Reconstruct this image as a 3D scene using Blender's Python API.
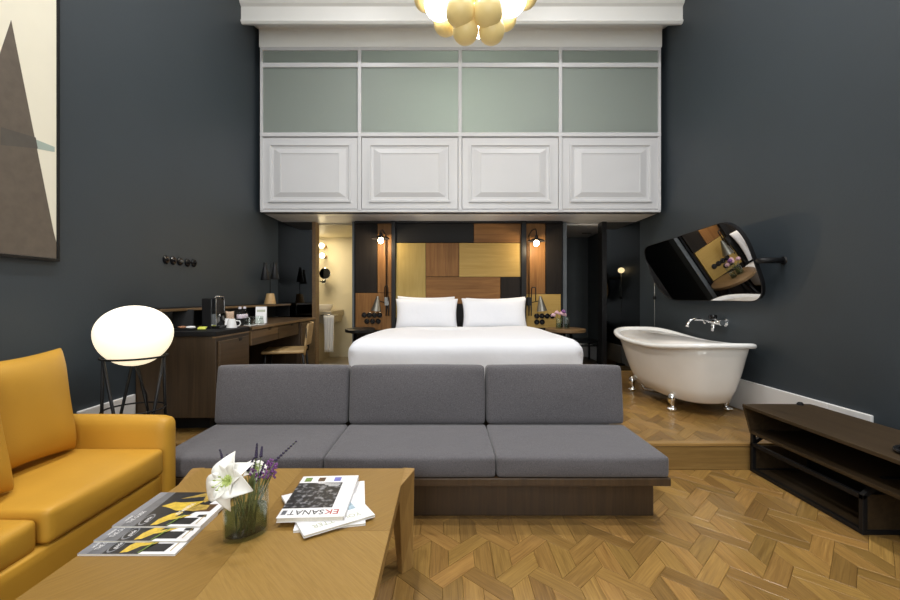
import bpy, bmesh, math, random
from mathutils import Vector, Matrix, Euler
random.seed(7)
PI = math.pi
for _o in list(bpy.data.objects): bpy.data.objects.remove(_o)
SC = bpy.context.scene
COL = SC.collection

# ------------------------------------------------------------------ camera, world, light, exposure
FPX = 425.0                       # focal length in pixels of a 900 px wide frame
CAMZ = 1.2
cam_d = bpy.data.cameras.new('camera'); cam = bpy.data.objects.new('camera', cam_d); COL.objects.link(cam)
cam.location = (0, 0, CAMZ); cam.rotation_euler = (PI/2, 0, 0)
cam_d.sensor_width = 36; cam_d.lens = 36*FPX/900
cam_d.shift_x = 4/900; cam_d.shift_y = -3/900
cam_d.clip_start = 0.05
SC.camera = cam
SC.view_settings.view_transform = 'Standard'; SC.view_settings.look = 'None'
SC.view_settings.gamma = 1; SC.view_settings.use_curve_mapping = False
SC.view_settings.exposure = 0.2
world = bpy.data.worlds.new('world'); SC.world = world; world.use_nodes = True
wb = world.node_tree.nodes['Background']; wb.inputs[0].default_value = (.75, .85, 1, 1); wb.inputs[1].default_value = 0.35

def area(name, loc, rot, sx, sy, power, col=(1, 1, 1), spread=180):
    l = bpy.data.lights.new(name, 'AREA'); l.shape = 'RECTANGLE'; l.size = sx; l.size_y = sy
    l.energy = power; l.color = col; l.spread = math.radians(spread)
    o = bpy.data.objects.new(name, l); COL.objects.link(o); o.location = loc; o.rotation_euler = rot
    return o
def point(name, loc, power, col=(1, .8, .55), r=.03, parent=None):
    l = bpy.data.lights.new(name, 'POINT'); l.energy = power; l.color = col; l.shadow_soft_size = r
    o = bpy.data.objects.new(name, l); COL.objects.link(o); o.location = loc
    return o
# daylight entering the two tall windows of the wall behind the camera
REAR = -2.6
for wx in (-1.05, 1.35):
    area('window_daylight', (wx, REAR-.25, 2.8), (PI/2, 0, 0), 1.3, 4.0, 105, (1, .985, .985))

# recessed ceiling downlights (their trims are built with the ceiling)
DOWN = [(x, y) for y in (.2, 1.7, 3.2) for x in (-1.15, 1.5)]
for dx_, dy_ in DOWN:
    l = area('downlight', (dx_, dy_, 5.292), (0, 0, 0), .22, .22, 32, (1, .985, .975), 150); l.data.shape = 'DISK'

# ------------------------------------------------------------------ materials
MATS = {}
def newmat(name):
    m = bpy.data.materials.new(name); m.use_nodes = True
    nt = m.node_tree; b = nt.nodes['Principled BSDF']; MATS[name] = m
    return m, nt, b
def N(nt, t, **kw):
    n = nt.nodes.new(t)
    for k, v in kw.items():
        if k in n.inputs: n.inputs[k].default_value = v
        else: setattr(n, k, v)
    return n
def plain(name, col, rough=.5, metal=0, var=.06, scale=8, bump=0, bscale=120, spec=.5, coat=0):
    """painted / moulded surface: a base colour with slight procedural mottling and fine relief"""
    m, nt, b = newmat(name); L = nt.links.new
    tc = N(nt, 'ShaderNodeTexCoord')
    nz = N(nt, 'ShaderNodeTexNoise', Scale=scale, Detail=3.0); L(tc.outputs['Object'], nz.inputs['Vector'])
    r = N(nt, 'ShaderNodeValToRGB'); L(nz.outputs['Fac'], r.inputs[0])
    r.color_ramp.elements[0].position = .3; r.color_ramp.elements[1].position = .7
    r.color_ramp.elements[0].color = [c*(1-var) for c in col]+[1]
    r.color_ramp.elements[1].color = [min(1, c*(1+var)) for c in col]+[1]
    L(r.outputs[0], b.inputs['Base Color'])
    b.inputs['Roughness'].default_value = rough; b.inputs['Metallic'].default_value = metal
    b.inputs['Specular IOR Level'].default_value = spec; b.inputs['Coat Weight'].default_value = coat
    if bump:
        n2 = N(nt, 'ShaderNodeTexNoise', Scale=bscale, Detail=2.0); L(tc.outputs['Object'], n2.inputs['Vector'])
        bp = N(nt, 'ShaderNodeBump', Strength=bump, Distance=.01); L(n2.outputs['Fac'], bp.inputs['Height']); L(bp.outputs[0], b.inputs['Normal'])
    return m
def wood(name, c1, c2, axis='Y', rough=.45, fine=40, coat=0, rot=0, uv=False, var=.0, spec=.5):
    """wood grain stretched along an axis; uv=True reads plank UVs and varies from piece to piece"""
    m, nt, b = newmat(name); L = nt.links.new
    tc = N(nt, 'ShaderNodeTexCoord')
    oi = N(nt, 'ShaderNodeObjectInfo'); ge = N(nt, 'ShaderNodeNewGeometry')
    ad = N(nt, 'ShaderNodeMath', operation='ADD'); L(oi.outputs['Random'], ad.inputs[0]); L(ge.outputs['Random Per Island'], ad.inputs[1])
    fr = N(nt, 'ShaderNodeMath', operation='FRACT'); L(ad.outputs[0], fr.inputs[0])
    mp = N(nt, 'ShaderNodeMapping')
    s = {'X': (fine*.05, fine, fine), 'Y': (fine, fine*.05, fine), 'Z': (fine, fine, fine*.05)}[axis]
    mp.inputs['Scale'].default_value = s
    src = tc.outputs['UV'] if uv else tc.outputs['Object']
    if rot:
        m0 = N(nt, 'ShaderNodeMapping'); m0.inputs['Rotation'].default_value = (0, 0, rot); L(src, m0.inputs[0]); src = m0.outputs[0]
    if uv:
        of = N(nt, 'ShaderNodeMath', operation='MULTIPLY'); of.inputs[1].default_value = 37.0; L(fr.outputs[0], of.inputs[0])
        va = N(nt, 'ShaderNodeVectorMath', operation='ADD'); L(src, va.inputs[0]); L(of.outputs[0], va.inputs[1]); src = va.outputs[0]
    L(src, mp.inputs[0])
    nz = N(nt, 'ShaderNodeTexNoise', Scale=1.0, Detail=5.0, Roughness=.6, Distortion=1.2); L(mp.outputs[0], nz.inputs['Vector'])
    r = N(nt, 'ShaderNodeValToRGB'); L(nz.outputs['Fac'], r.inputs[0])
    r.color_ramp.elements[0].position = .3; r.color_ramp.elements[1].position = .72
    r.color_ramp.elements[0].color = c1+(1,); r.color_ramp.elements[1].color = c2+(1,)
    out = r.outputs[0]
    if var:
        hs = N(nt, 'ShaderNodeHueSaturation')
        mr = N(nt, 'ShaderNodeMapRange'); mr.inputs[3].default_value = 1-var; mr.inputs[4].default_value = 1+var; L(fr.outputs[0], mr.inputs[0])
        L(mr.outputs[0], hs.inputs['Value']); L(out, hs.inputs['Color'])
        m2 = N(nt, 'ShaderNodeMath', operation='MULTIPLY'); m2.inputs[1].default_value = 7.31; L(fr.outputs[0], m2.inputs[0])
        f2 = N(nt, 'ShaderNodeMath', operation='FRACT'); L(m2.outputs[0], f2.inputs[0])
        mh = N(nt, 'ShaderNodeMapRange'); mh.inputs[3].default_value = .496; mh.inputs[4].default_value = .504; L(f2.outputs[0], mh.inputs[0]); L(mh.outputs[0], hs.inputs['Hue'])
        out = hs.outputs[0]
    L(out, b.inputs['Base Color'])
    b.inputs['Roughness'].default_value = rough; b.inputs['Coat Weight'].default_value = coat; b.inputs['Coat Roughness'].default_value = .15
    b.inputs['Specular IOR Level'].default_value = spec
    bp = N(nt, 'ShaderNodeBump', Strength=.12, Distance=.004); L(nz.outputs['Fac'], bp.inputs['Height']); L(bp.outputs[0], b.inputs['Normal'])
    return m
def fabric(name, col, scale=900, var=.18, rough=.9, bump=.25, sheen=.2):
    m, nt, b = newmat(name); L = nt.links.new
    tc = N(nt, 'ShaderNodeTexCoord')
    n1 = N(nt, 'ShaderNodeTexNoise', Scale=scale, Detail=2.0); L(tc.outputs['Object'], n1.inputs['Vector'])
    n2 = N(nt, 'ShaderNodeTexNoise', Scale=5.0, Detail=3.0); L(tc.outputs['Object'], n2.inputs['Vector'])
    r = N(nt, 'ShaderNodeValToRGB'); L(n1.outputs['Fac'], r.inputs[0])
    r.color_ramp.elements[0].position = .3; r.color_ramp.elements[1].position = .7
    r.color_ramp.elements[0].color = [c*(1-var) for c in col]+[1]; r.color_ramp.elements[1].color = [min(1, c*(1+var)) for c in col]+[1]
    L(r.outputs[0], b.inputs['Base Color'])
    b.inputs['Roughness'].default_value = rough; b.inputs['Sheen Weight'].default_value = sheen; b.inputs['Specular IOR Level'].default_value = .25
    b1 = N(nt, 'ShaderNodeBump', Strength=bump, Distance=.002); L(n1.outputs['Fac'], b1.inputs['Height'])
    b2 = N(nt, 'ShaderNodeBump', Strength=.25, Distance=.03); L(n2.outputs['Fac'], b2.inputs['Height']); L(b1.outputs[0], b2.inputs['Normal']); L(b2.outputs[0], b.inputs['Normal'])
    return m
def emit(name, col, strength, base=(.9, .9, .9)):
    m, nt, b = newmat(name)
    b.inputs['Base Color'].default_value = base+(1,); b.inputs['Emission Color'].default_value = col+(1,); b.inputs['Emission Strength'].default_value = strength
    b.inputs['Roughness'].default_value = .3
    return m
def thinglass(name, tint=(.95, .97, .96), refl=.12, rough=.02):
    """thin clear pane: mostly transparent, some mirror reflection"""
    m, nt, b = newmat(name); L = nt.links.new
    t = N(nt, 'ShaderNodeBsdfTransparent'); t.inputs[0].default_value = tint+(1,)
    g = N(nt, 'ShaderNodeBsdfGlossy'); g.inputs['Roughness'].default_value = rough
    lw = N(nt, 'ShaderNodeLayerWeight', Blend=.5); pw = N(nt, 'ShaderNodeMath', operation='POWER'); pw.inputs[1].default_value = 4.0; L(lw.outputs['Facing'], pw.inputs[0])
    ad = N(nt, 'ShaderNodeMath', operation='MULTIPLY_ADD'); ad.inputs[1].default_value = .55; ad.inputs[2].default_value = refl*.2; L(pw.outputs[0], ad.inputs[0]); ad.use_clamp = True
    mx = N(nt, 'ShaderNodeMixShader'); L(ad.outputs[0], mx.inputs[0]); L(t.outputs[0], mx.inputs[1]); L(g.outputs[0], mx.inputs[2])
    L(mx.outputs[0], nt.nodes['Material Output'].inputs[0])
    return m
def frosted(name, col):
    m, nt, b = newmat(name); L = nt.links.new
    d = N(nt, 'ShaderNodeBsdfDiffuse'); d.inputs[0].default_value = col+(1,)
    t = N(nt, 'ShaderNodeBsdfTranslucent'); t.inputs[0].default_value = (.75, .85, .78, 1)
    mx = N(nt, 'ShaderNodeMixShader'); mx.inputs[0].default_value = .62; L(d.outputs[0], mx.inputs[1]); L(t.outputs[0], mx.inputs[2])
    g = N(nt, 'ShaderNodeBsdfGlossy'); g.inputs['Roughness'].default_value = .55
    tc = N(nt, 'ShaderNodeTexCoord'); nz = N(nt, 'ShaderNodeTexNoise', Scale=300.0); L(tc.outputs['Object'], nz.inputs['Vector'])
    bp = N(nt, 'ShaderNodeBump', Strength=.05, Distance=.002); L(nz.outputs['Fac'], bp.inputs['Height']); L(bp.outputs[0], g.inputs['Normal'])
    fz = N(nt, 'ShaderNodeFresnel', IOR=1.5)
    m2 = N(nt, 'ShaderNodeMixShader'); L(fz.outputs[0], m2.inputs[0]); L(mx.outputs[0], m2.inputs[1]); L(g.outputs[0], m2.inputs[2])
    L(m2.outputs[0], nt.nodes['Material Output'].inputs[0])
    return m

plain('wall_paint', (.031, .0415, .051), .55, var=.05, scale=1.5, bump=.05, bscale=60)
plain('white_paint', (.74, .735, .73), .42, var=.01, scale=3)
plain('loft_white', (.60, .60, .61), .38, var=.01, scale=3)
plain('cornice_white', (.80, .795, .77), .45, var=.01, scale=3)
plain('ceiling_white', (.75, .74, .72), .7, var=.01)
plain('cream_plaster', (.66, .60, .43), .5, var=.04, scale=2)
plain('bath_floor', (.35, .30, .22), .5, var=.06)
plain('dark_void', (.012, .013, .014), .6, spec=.2)
plain('alcove_wall', (.05, .057, .06), .6)
plain('joint', (.06, .035, .015), .8)
wood('parquet', (.175, .092, .024), (.335, .195, .056), 'X', .30, 75, uv=True, var=.26, coat=.12)
wood('oak_step', (.23, .13, .038), (.35, .215, .07), 'X', .33, 40, uv=False, coat=.12, var=.30)
wood('oak_table', (.36, .21, .075), (.50, .31, .125), 'X', .36, 45, spec=.4)
wood('oak_table_a', (.215, .118, .026), (.285, .165, .040), 'Y', .4, 130, rot=.75, spec=.4)
wood('oak_table_b', (.255, .146, .035), (.335, .20, .054), 'Y', .4, 130, rot=-.75, spec=.4)
wood('oak_leg', (.26, .145, .042), (.38, .23, .075), 'Z', .4, 40)
wood('walnut', (.030, .018, .0085), (.058, .035, .017), 'Z', .45, 30)
wood('walnut_h', (.046, .027, .0125), (.092, .055, .026), 'Y', .42, 30)
wood('walnut_edge', (.12, .07, .030), (.19, .115, .052), 'Y', .42, 30)
wood('bench_walnut', (.030, .019, .0095), (.062, .040, .020), 'Y', .45, 26, spec=.3)
wood('sofa_walnut', (.036, .020, .009), (.074, .042, .019), 'Z', .42, 30)
wood('chair_oak', (.35, .23, .10), (.55, .38, .18), 'X', .45, 40)
wood('lamp_oak', (.42, .26, .11), (.58, .38, .17), 'Z', .5, 30)
wood('veneer_light', (.31, .22, .066), (.39, .287, .10), 'Z', .5, 30, spec=.2)
wood('veneer_light_h', (.33, .212, .058), (.42, .282, .09), 'X', .5, 30, spec=.2)
wood('veneer_mid', (.145, .064, .018), (.25, .122, .040), 'Z', .5, 24, spec=.2)
wood('veneer_mid_h', (.145, .064, .018), (.25, .122, .040), 'X', .5, 24, spec=.2)
wood('veneer_dark', (.010, .010, .011), (.018, .0175, .0175), 'X', .55, 26, spec=.15)
wood('veneer_dark_v', (.008, .0065, .006), (.018, .014, .012), 'Z', .55, 26, spec=.15)
plain('black_lacquer', (.007, .007, .008), .36, var=.1, spec=.25)
plain('black_metal', (.007, .007, .008), .45, metal=0, var=.1, spec=.3)
plain('black_matte', (.008, .008, .009), .6, var=.1, spec=.2)
plain('black_gloss', (.007, .007, .008), .16, var=.1, spec=.45)
plain('grey_metal', (.20, .20, .19), .35, metal=.8, var=.08)
plain('pewter', (.26, .25, .22), .35, metal=.85, var=.1)
plain('strip_grey', (.13, .145, .16), .4, var=.06)
plain('chrome', (.86, .87, .88), .07, metal=1, var=.02)
plain('mirror', (.80, .80, .80), .015, metal=1, var=.005)
plain('dark_mirror', (.10, .105, .11), .03, metal=1, var=.02)
plain('enamel', (.90, .89, .87), .12, var=.01, spec=.5)
plain('tub_shell', (.84, .80, .75), .16, var=.015)
fabric('grey_fabric', (.108, .102, .110), 230, .30, bump=.4)
plain('yellow_leather', (.52, .275, .030), .5, var=.05, scale=4, bump=.06, bscale=260, spec=.35)
fabric('white_linen', (.775, .785, .83), 900, .02, bump=.05, sheen=.05)
fabric('towel_white', (.74, .71, .66), 300, .06, bump=.5)
plain('art_cream', (.80, .76, .62), .6, var=.01)
plain('art_brown', (.115, .092, .070), .6, var=.10, scale=20)
plain('art_teal', (.36, .43, .38), .6, var=.03)
plain('art_shade', (.085, .075, .062), .6, var=.08, scale=20)
plain('paper_white', (.82, .81, .82), .35, var=.01)
plain('paper_pages', (.62, .58, .50), .7, var=.08, scale=200)
plain('ink_black', (.02, .02, .022), .4)
plain('ink_photo', (.2, .2, .21), .3, var=.95, scale=52)
_r = [n for n in MATS['ink_photo'].node_tree.nodes if n.type == 'VALTORGB'][0].color_ramp; _r.elements[0].position = .5; _r.elements[1].position = .78; _r.elements[0].color = (.012, .012, .014, 1)
plain('ink_red', (.42, .035, .02), .4)
plain('ink_grey', (.13, .135, .15), .35, var=.15, scale=30)
plain('ink_lightgrey', (.22, .225, .245), .35, var=.1, scale=30)
plain('ink_yellow', (.62, .43, .05), .35, var=.25, scale=60)
plain('ink_gold', (.40, .27, .06), .35, var=.35, scale=90)
plain('ink_brown', (.10, .055, .025), .4, var=.4, scale=90)
plain('ink_green', (.16, .24, .06), .4, var=.5, scale=120)
plain('ink_sky', (.36, .48, .56), .4, var=.3, scale=120)
plain('ink_blue', (.16, .17, .50), .4, var=.2, scale=60)
plain('ink_palegreen', (.45, .47, .36), .4)
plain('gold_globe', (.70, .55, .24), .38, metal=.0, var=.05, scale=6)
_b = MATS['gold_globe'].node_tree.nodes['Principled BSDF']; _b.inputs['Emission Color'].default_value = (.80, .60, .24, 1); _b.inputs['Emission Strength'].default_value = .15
plain('brass', (.55, .40, .16), .3, metal=1)
emit('lit_glass', (1, .94, .84), 10.0)
emit('loft_fill_globe', (1, .95, .88), 95)
emit('globe_glass', (1, .86, .60), .85)
emit('bulb', (1, .80, .48), 28)
emit('bath_bulb', (1, .82, .50), 15)
emit('wall_bulb', (1, .72, .36), 10)
frosted('frosted_glass', (.40, .425, .405))
thinglass('clear_glass')
thinglass('vase_glass', (.93, .96, .94), .25)
thinglass('vase_water', (.55, .68, .63), .1)
plain('petal', (.84, .83, .78), .5, var=.02, scale=20)
plain('petal_throat', (.55, .66, .22), .5)
plain('stamen', (.30, .38, .10), .6)
plain('stem_green', (.10, .13, .045), .6, var=.3, scale=60)
plain('lavender', (.030, .020, .055), .7, var=.3, scale=200)
plain('statice', (.20, .075, .24), .7, var=.4, scale=200)
plain('rose_pink', (.62, .40, .46), .6, var=.15, scale=120)
plain('ceramic', (.80, .80, .80), .15, var=.01)
plain('stone_sink', (.40, .34, .24), .4, var=.06)
plain('sachet_yellow', (.62, .66, .10), .5, var=.2, scale=60)
plain('sachet_brown', (.36, .17, .09), .5, var=.2, scale=60)
plain('bottle_cap', (.66, .64, .72), .4)
plain('bottle_label', (.52, .46, .52), .4, var=.35, scale=120)
plain('pouch_tan', (.56, .40, .28), .5, var=.3, scale=120)
plain('slate', (.014, .016, .019), .4)

# ------------------------------------------------------------------ geometry helpers
ORG = {}
def thing(name, label, cat, loc=(0, 0, 0), rotz=0, group=None, local=False):
    o = bpy.data.objects.new(name, None); COL.objects.link(o); o.empty_display_size = .1
    o.location = loc; o.rotation_euler = (0, 0, rotz)
    o['label'] = label; o['category'] = cat
    if group: o['group'] = group
    ORG[o.name] = Vector((0, 0, 0)) if local or rotz else Vector(loc)
    return o
def tag(o, label, cat, group=None):
    o['label'] = label; o['category'] = cat
    if group: o['group'] = group
    return o
def dup(root, loc=None, rotz=None, label=None):
    r = root.copy(); COL.objects.link(r)
    if loc is not None: r.location = loc
    if rotz is not None: r.rotation_euler[2] = rotz
    if label: r['label'] = label
    for ch in list(root.children):
        c = ch.copy(); COL.objects.link(c); c.parent = r
        for g in ch.children:
            d = g.copy(); COL.objects.link(d); d.parent = c
    return r
class MB:
    def __init__(s): s.v = []; s.f = []; s.uv = None
    def add(s, vs, fs):
        b = len(s.v); s.v += [Vector(p) for p in vs]; s.f += [tuple(i+b for i in f) for f in fs]; return s
    def box(s, x0, x1, y0, y1, z0, z1):
        return s.add([(x0, y0, z0), (x1, y0, z0), (x1, y1, z0), (x0, y1, z0), (x0, y0, z1), (x1, y0, z1), (x1, y1, z1), (x0, y1, z1)],
                     [(0, 3, 2, 1), (4, 5, 6, 7), (0, 1, 5, 4), (1, 2, 6, 5), (2, 3, 7, 6), (3, 0, 4, 7)])
    def loft(s, rings, cap=True, closed=True):
        n = len(rings[0]); vs = [p for r in rings for p in r]; fs = []
        for i in range(len(rings)-1):
            for j in range(n if closed else n-1):
                k = (j+1) % n
                fs.append((i*n+j, i*n+k, (i+1)*n+k, (i+1)*n+j))
        if cap: fs += [tuple(range(n-1, -1, -1)), tuple((len(rings)-1)*n+j for j in range(n))]
        return s.add(vs, fs)
    def prism(s, poly, axis, a, b):
        """extrude a 2-D polygon along an axis from a to b"""
        def P(p, t): return {'X': (t, p[0], p[1]), 'Y': (p[0], t, p[1]), 'Z': (p[0], p[1], t)}[axis]
        return s.loft([[P(p, a) for p in poly], [P(p, b) for p in poly]])
    def tube(s, pts, r, n=8, closed=False):
        pts = [Vector(p) for p in pts]; rs = r if isinstance(r, (list, tuple)) else [r]*len(pts)
        m = len(pts); rings = []; up = None
        for i, p in enumerate(pts):
            if closed: t = pts[(i+1) % m]-pts[i-1]
            else: t = pts[min(i+1, m-1)]-pts[max(i-1, 0)]
            t.normalize()
            if up is None: up = Vector((0, 0, 1)) if abs(t.z) < .9 else Vector((1, 0, 0))
            a = t.cross(up)
            if a.length < 1e-4: a = t.cross(Vector((0, 1, 0)))
            a.normalize(); b = a.cross(t).normalized(); up = b
            rings.append([p+(a*math.cos(2*PI*k/n)+b*math.sin(2*PI*k/n))*rs[i] for k in range(n)])
        if closed: rings.append(rings[0])
        return s.loft(rings, cap=not closed)
    def lathe(s, prof, c=(0, 0, 0), n=24, sx=1, sy=1, axis='Z', rot=0):
        rings = []
        for r, h in prof:
            ring = []
            for k in range(n):
                a = 2*PI*k/n; u = r*math.cos(a)*sx; w = r*math.sin(a)*sy
                if rot: u, w = u*math.cos(rot)-w*math.sin(rot), u*math.sin(rot)+w*math.cos(rot)
                if axis == 'Z': p = (c[0]+u, c[1]+w, c[2]+h)
                elif axis == 'X': p = (c[0]+h, c[1]+u, c[2]+w)
                else: p = (c[0]+u, c[1]+h, c[2]+w)
                ring.append(p)
            rings.append(ring)
        return s.loft(rings)
    def ell(s, c, rx, ry, rz, n=16, m=10):
        return s.lathe([(max(1e-4, math.sin(PI*i/m)), 0) for i in range(m+1)], n=n) if False else s.loft(
            [[(c[0]+rx*max(.001, math.sin(PI*i/m))*math.cos(2*PI*k/n), c[1]+ry*max(.001, math.sin(PI*i/m))*math.sin(2*PI*k/n), c[2]-rz*math.cos(PI*i/m)) for k in range(n)] for i in range(m+1)])
    def cushion(s, x0, x1, y0, y1, z0, z1, r=.03, puff=(0, 0, 0), n=12):
        """box with rounded edges whose faces bulge by puff along each axis"""
        c = Vector(((x0+x1)/2, (y0+y1)/2, (z0+z1)/2)); h = Vector(((x1-x0)/2, (y1-y0)/2, (z1-z0)/2))
        ts = []
        def warp(t): return math.copysign(1-(1-abs(t))**1.7, t)
        cache = {}; vs = []; fs = []
        def vid(q):
            k = tuple(round(a, 5) for a in q)
            if k not in cache:
                p = Vector([warp(q[i])*h[i] for i in range(3)])
                inner = Vector([max(-h[i]+r, min(h[i]-r, p[i])) for i in range(3)])
                d = p-inner
                if d.length > 1e-9: p = inner+d.normalized()*min(r, max(abs(d[0]), abs(d[1]), abs(d[2])))
                u = [p[i]/h[i] for i in range(3)]
                for i in range(3):
                    j, l = [a for a in range(3) if a != i]
                    p[i] += puff[i]*(1-u[j]**2)*(1-u[l]**2)*u[i]
                cache[k] = len(vs); vs.append(c+p)
            return cache[k]
        for ax in range(3):
            a1, a2 = [a for a in range(3) if a != ax]
            for sg in (-1, 1):
                for i in range(n):
                    for j in range(n):
                        quad = []
                        for (di, dj) in ((0, 0), (1, 0), (1, 1), (0, 1)):
                            q = [0, 0, 0]; q[ax] = sg; q[a1] = -1+2*(i+di)/n; q[a2] = -1+2*(j+dj)/n
                            quad.append(vid(q))
                        flip = (sg > 0) ^ (ax == 1)
                        fs.append(tuple(quad) if flip else tuple(reversed(quad)))
        return s.add(vs, fs)
    def pillow(s, w, h, t, n=14, M=None, sag=0):
        """sewn pillow with pinched corners lying in local XY (w x h), thickness t"""
        vs = []; fs = []; idx = {}
        for side in (1, -1):
            for i in range(n+1):
                for j in range(n+1):
                    u = -1+2*i/n; v = -1+2*j/n
                    edge = i in (0, n) or j in (0, n)
                    if edge and side == -1: idx[(side, i, j)] = idx[(1, i, j)]; continue
                    # concave sides give ears at the corners
                    x = u*w/2*(1-.08*(1-v*v)*abs(u)**3); y = v*h/2*(1-.12*(1-u*u)*abs(v)**3)
                    z = side*t/2*((1-u**4)*(1-v**4))**.6*(1+.06*math.sin(5*u+2*v)*side)
                    z += sag*(u*u)*.02
                    p = Vector((x, y, z))
                    idx[(side, i, j)] = len(vs); vs.append(p)
        for side in (1, -1):
            for i in range(n):
                for j in range(n):
                    q = (idx[(side, i, j)], idx[(side, i+1, j)], idx[(side, i+1, j+1)], idx[(side, i, j+1)])
                    fs.append(q if side > 0 else q[::-1])
        if M is not None: vs = [M @ p for p in vs]
        return s.add(vs, fs)
    def xf(s, M):
        s.v = [M @ p for p in s.v]; return s
    def build(s, name, mat, parent=None, smooth=False, bevel=0, org=None, seg=2):
        if parent is not None: o0 = ORG.get(parent.name, Vector((0, 0, 0)))
        else: o0 = Vector(org) if org is not None else Vector((0, 0, 0))
        me = bpy.data.meshes.new(name); me.from_pydata([p-o0 for p in s.v], [], s.f)
        bm = bmesh.new(); bm.from_mesh(me); bmesh.ops.recalc_face_normals(bm, faces=bm.faces); bm.to_mesh(me); bm.free()
        me.materials.append(MATS[mat])
        if smooth:
            for p in me.polygons: p.use_smooth = True
            if smooth == 'auto':
                me.set_sharp_from_angle(angle=math.radians(40))
        ob = bpy.data.objects.new(name, me); COL.objects.link(ob)
        if parent is not None: ob.parent = parent
        else: ob.location = o0
        ORG[ob.name] = o0
        if bevel:
            b = ob.modifiers.new('bevel', 'BEVEL'); b.width = bevel; b.segments = seg; b.limit_method = 'ANGLE'; b.angle_limit = math.radians(35)
        return ob
def B(*a): return MB().box(*a)
def struct(o): o['kind'] = 'structure'; return o
def PX(px, py, Y): return Vector(((px-446)*Y/FPX, Y, CAMZ-(py-297)*Y/FPX))
def XP(px, Y): return (px-446)*Y/FPX
def ZP(py, Y): return CAMZ-(py-297)*Y/FPX
def text(name, s, size, loc, rot, mat, parent, depth=.0004, sx=1, align='CENTER', fit=0):
    c = bpy.data.curves.new('txt', 'FONT'); c.body = s; c.size = size; c.extrude = depth; c.align_x = align; c.align_y = 'CENTER'
    t = bpy.data.objects.new('txt', c); COL.objects.link(t)
    bpy.context.view_layer.update()
    me = bpy.data.meshes.new_from_object(t.evaluated_get(bpy.context.evaluated_depsgraph_get()))
    bpy.data.objects.remove(t); me.name = name
    if fit: xs_ = [v.co.x for v in me.vertices]; sx = fit/(max(xs_)-min(xs_))
    me.materials.clear(); me.materials.append(MATS[mat])
    o0 = ORG.get(parent.name, Vector((0, 0, 0)))
    M = Matrix.Translation(Vector(loc)-o0) @ Euler(rot).to_matrix().to_4x4() @ Matrix.Diagonal((sx, 1, 1, 1))
    me.transform(M)
    ob = bpy.data.objects.new(name, me); COL.objects.link(ob); ob.parent = parent
    return ob

# ------------------------------------------------------------------ the room
XL, XR, YB, ZC = -2.32, 2.68, 5.87, 5.3
YS, ZS = 2.957, .183            # platform edge and height
ZSOF = 2.236                    # underside of the loft
struct(B(XL-.15, XL, REAR-.2, 8.2, -.1, ZC+.1).build('wall_left', 'wall_paint', org=(XL, 0, 0)))
struct(B(XR, XR+.15, REAR-.2, 8.2, -.1, ZC+.1).build('wall_right', 'wall_paint', org=(XR, 0, 0)))
struct(B(XL, XR, REAR-.2, YB, ZC, ZC+.1).build('ceiling', 'ceiling_white', org=(0, 0, ZC)))
for dx_, dy_ in DOWN:
    t = thing('downlight', 'recessed ceiling downlight, %s, %s' % ('left of the chandelier' if dx_ < 0 else 'right of the chandelier', {.2: 'nearest the windows', 1.7: 'above the coffee table', 3.2: 'nearest the loft'}[dy_]), 'lamp', (dx_, dy_, ZC), group='recessed ceiling downlights')
    MB().lathe([(.115, 0), (.145, 0), (.143, -.012), (.115, -.006)], (dx_, dy_, ZC), n=24).build('trim_ring', 'white_paint', t, smooth='auto')
# rear wall with two tall windows
m = MB()
wins = [(-1.7, -.4), (.7, 2.0)]; wz0, wz1 = .8, 4.8
m.box(XL, -1.7, REAR-.2, REAR, 0, ZC).box(-.4, .7, REAR-.2, REAR, 0, ZC).box(2.0, XR, REAR-.2, REAR, 0, ZC)
for a, b in wins: m.box(a, b, REAR-.2, REAR, 0, wz0).box(a, b, REAR-.2, REAR, wz1, ZC)
struct(m.build('wall_rear', 'wall_paint', org=(0, REAR, 0)))
for i, (a, b) in enumerate(wins):
    m = MB()
    m.box(a, a+.06, REAR-.12, REAR-.04, wz0, wz1).box(b-.06, b, REAR-.12, REAR-.04, wz0, wz1).box(a, b, REAR-.12, REAR-.04, wz0, wz0+.06).box(a, b, REAR-.12, REAR-.04, wz1-.06, wz1)
    m.box((a+b)/2-.03, (a+b)/2+.03, REAR-.12, REAR-.04, wz0, wz1).box(a, b, REAR-.11, REAR-.05, 3.1, 3.16)
    w = struct(m.build('window_%d' % (i+1), 'white_paint', org=((a+b)/2, REAR-.1, wz0)))
    for c0, c1 in ((a+.06, (a+b)/2-.03), ((a+b)/2+.03, b-.06)):
        for d0, d1 in ((wz0+.06, 3.1), (3.16, wz1-.06)):
            B(c0, c1, REAR-.085, REAR-.08, d0, d1).build('pane', 'clear_glass', w)
# baseboards
def baseb(x0, x1, y0, y1, z0, z1): return B(x0, x1, y0, y1, z0, z1)
struct(MB().box(XL, XL+.022, 2.955, 3.15, ZS, .482).box(XL, XL+.022, 2.665, 2.955, 0, .482).build('baseboard_left', 'white_paint', org=(XL, 3, ZS), bevel=.006))
struct(MB().box(XR-.022, XR, YS+.002, YB-.02, ZS, .458).box(XR-.022, XR, 2.66, YS+.002, 0, .458).build('baseboard_right', 'white_paint', org=(XR, 4, ZS), bevel=.006))

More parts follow.
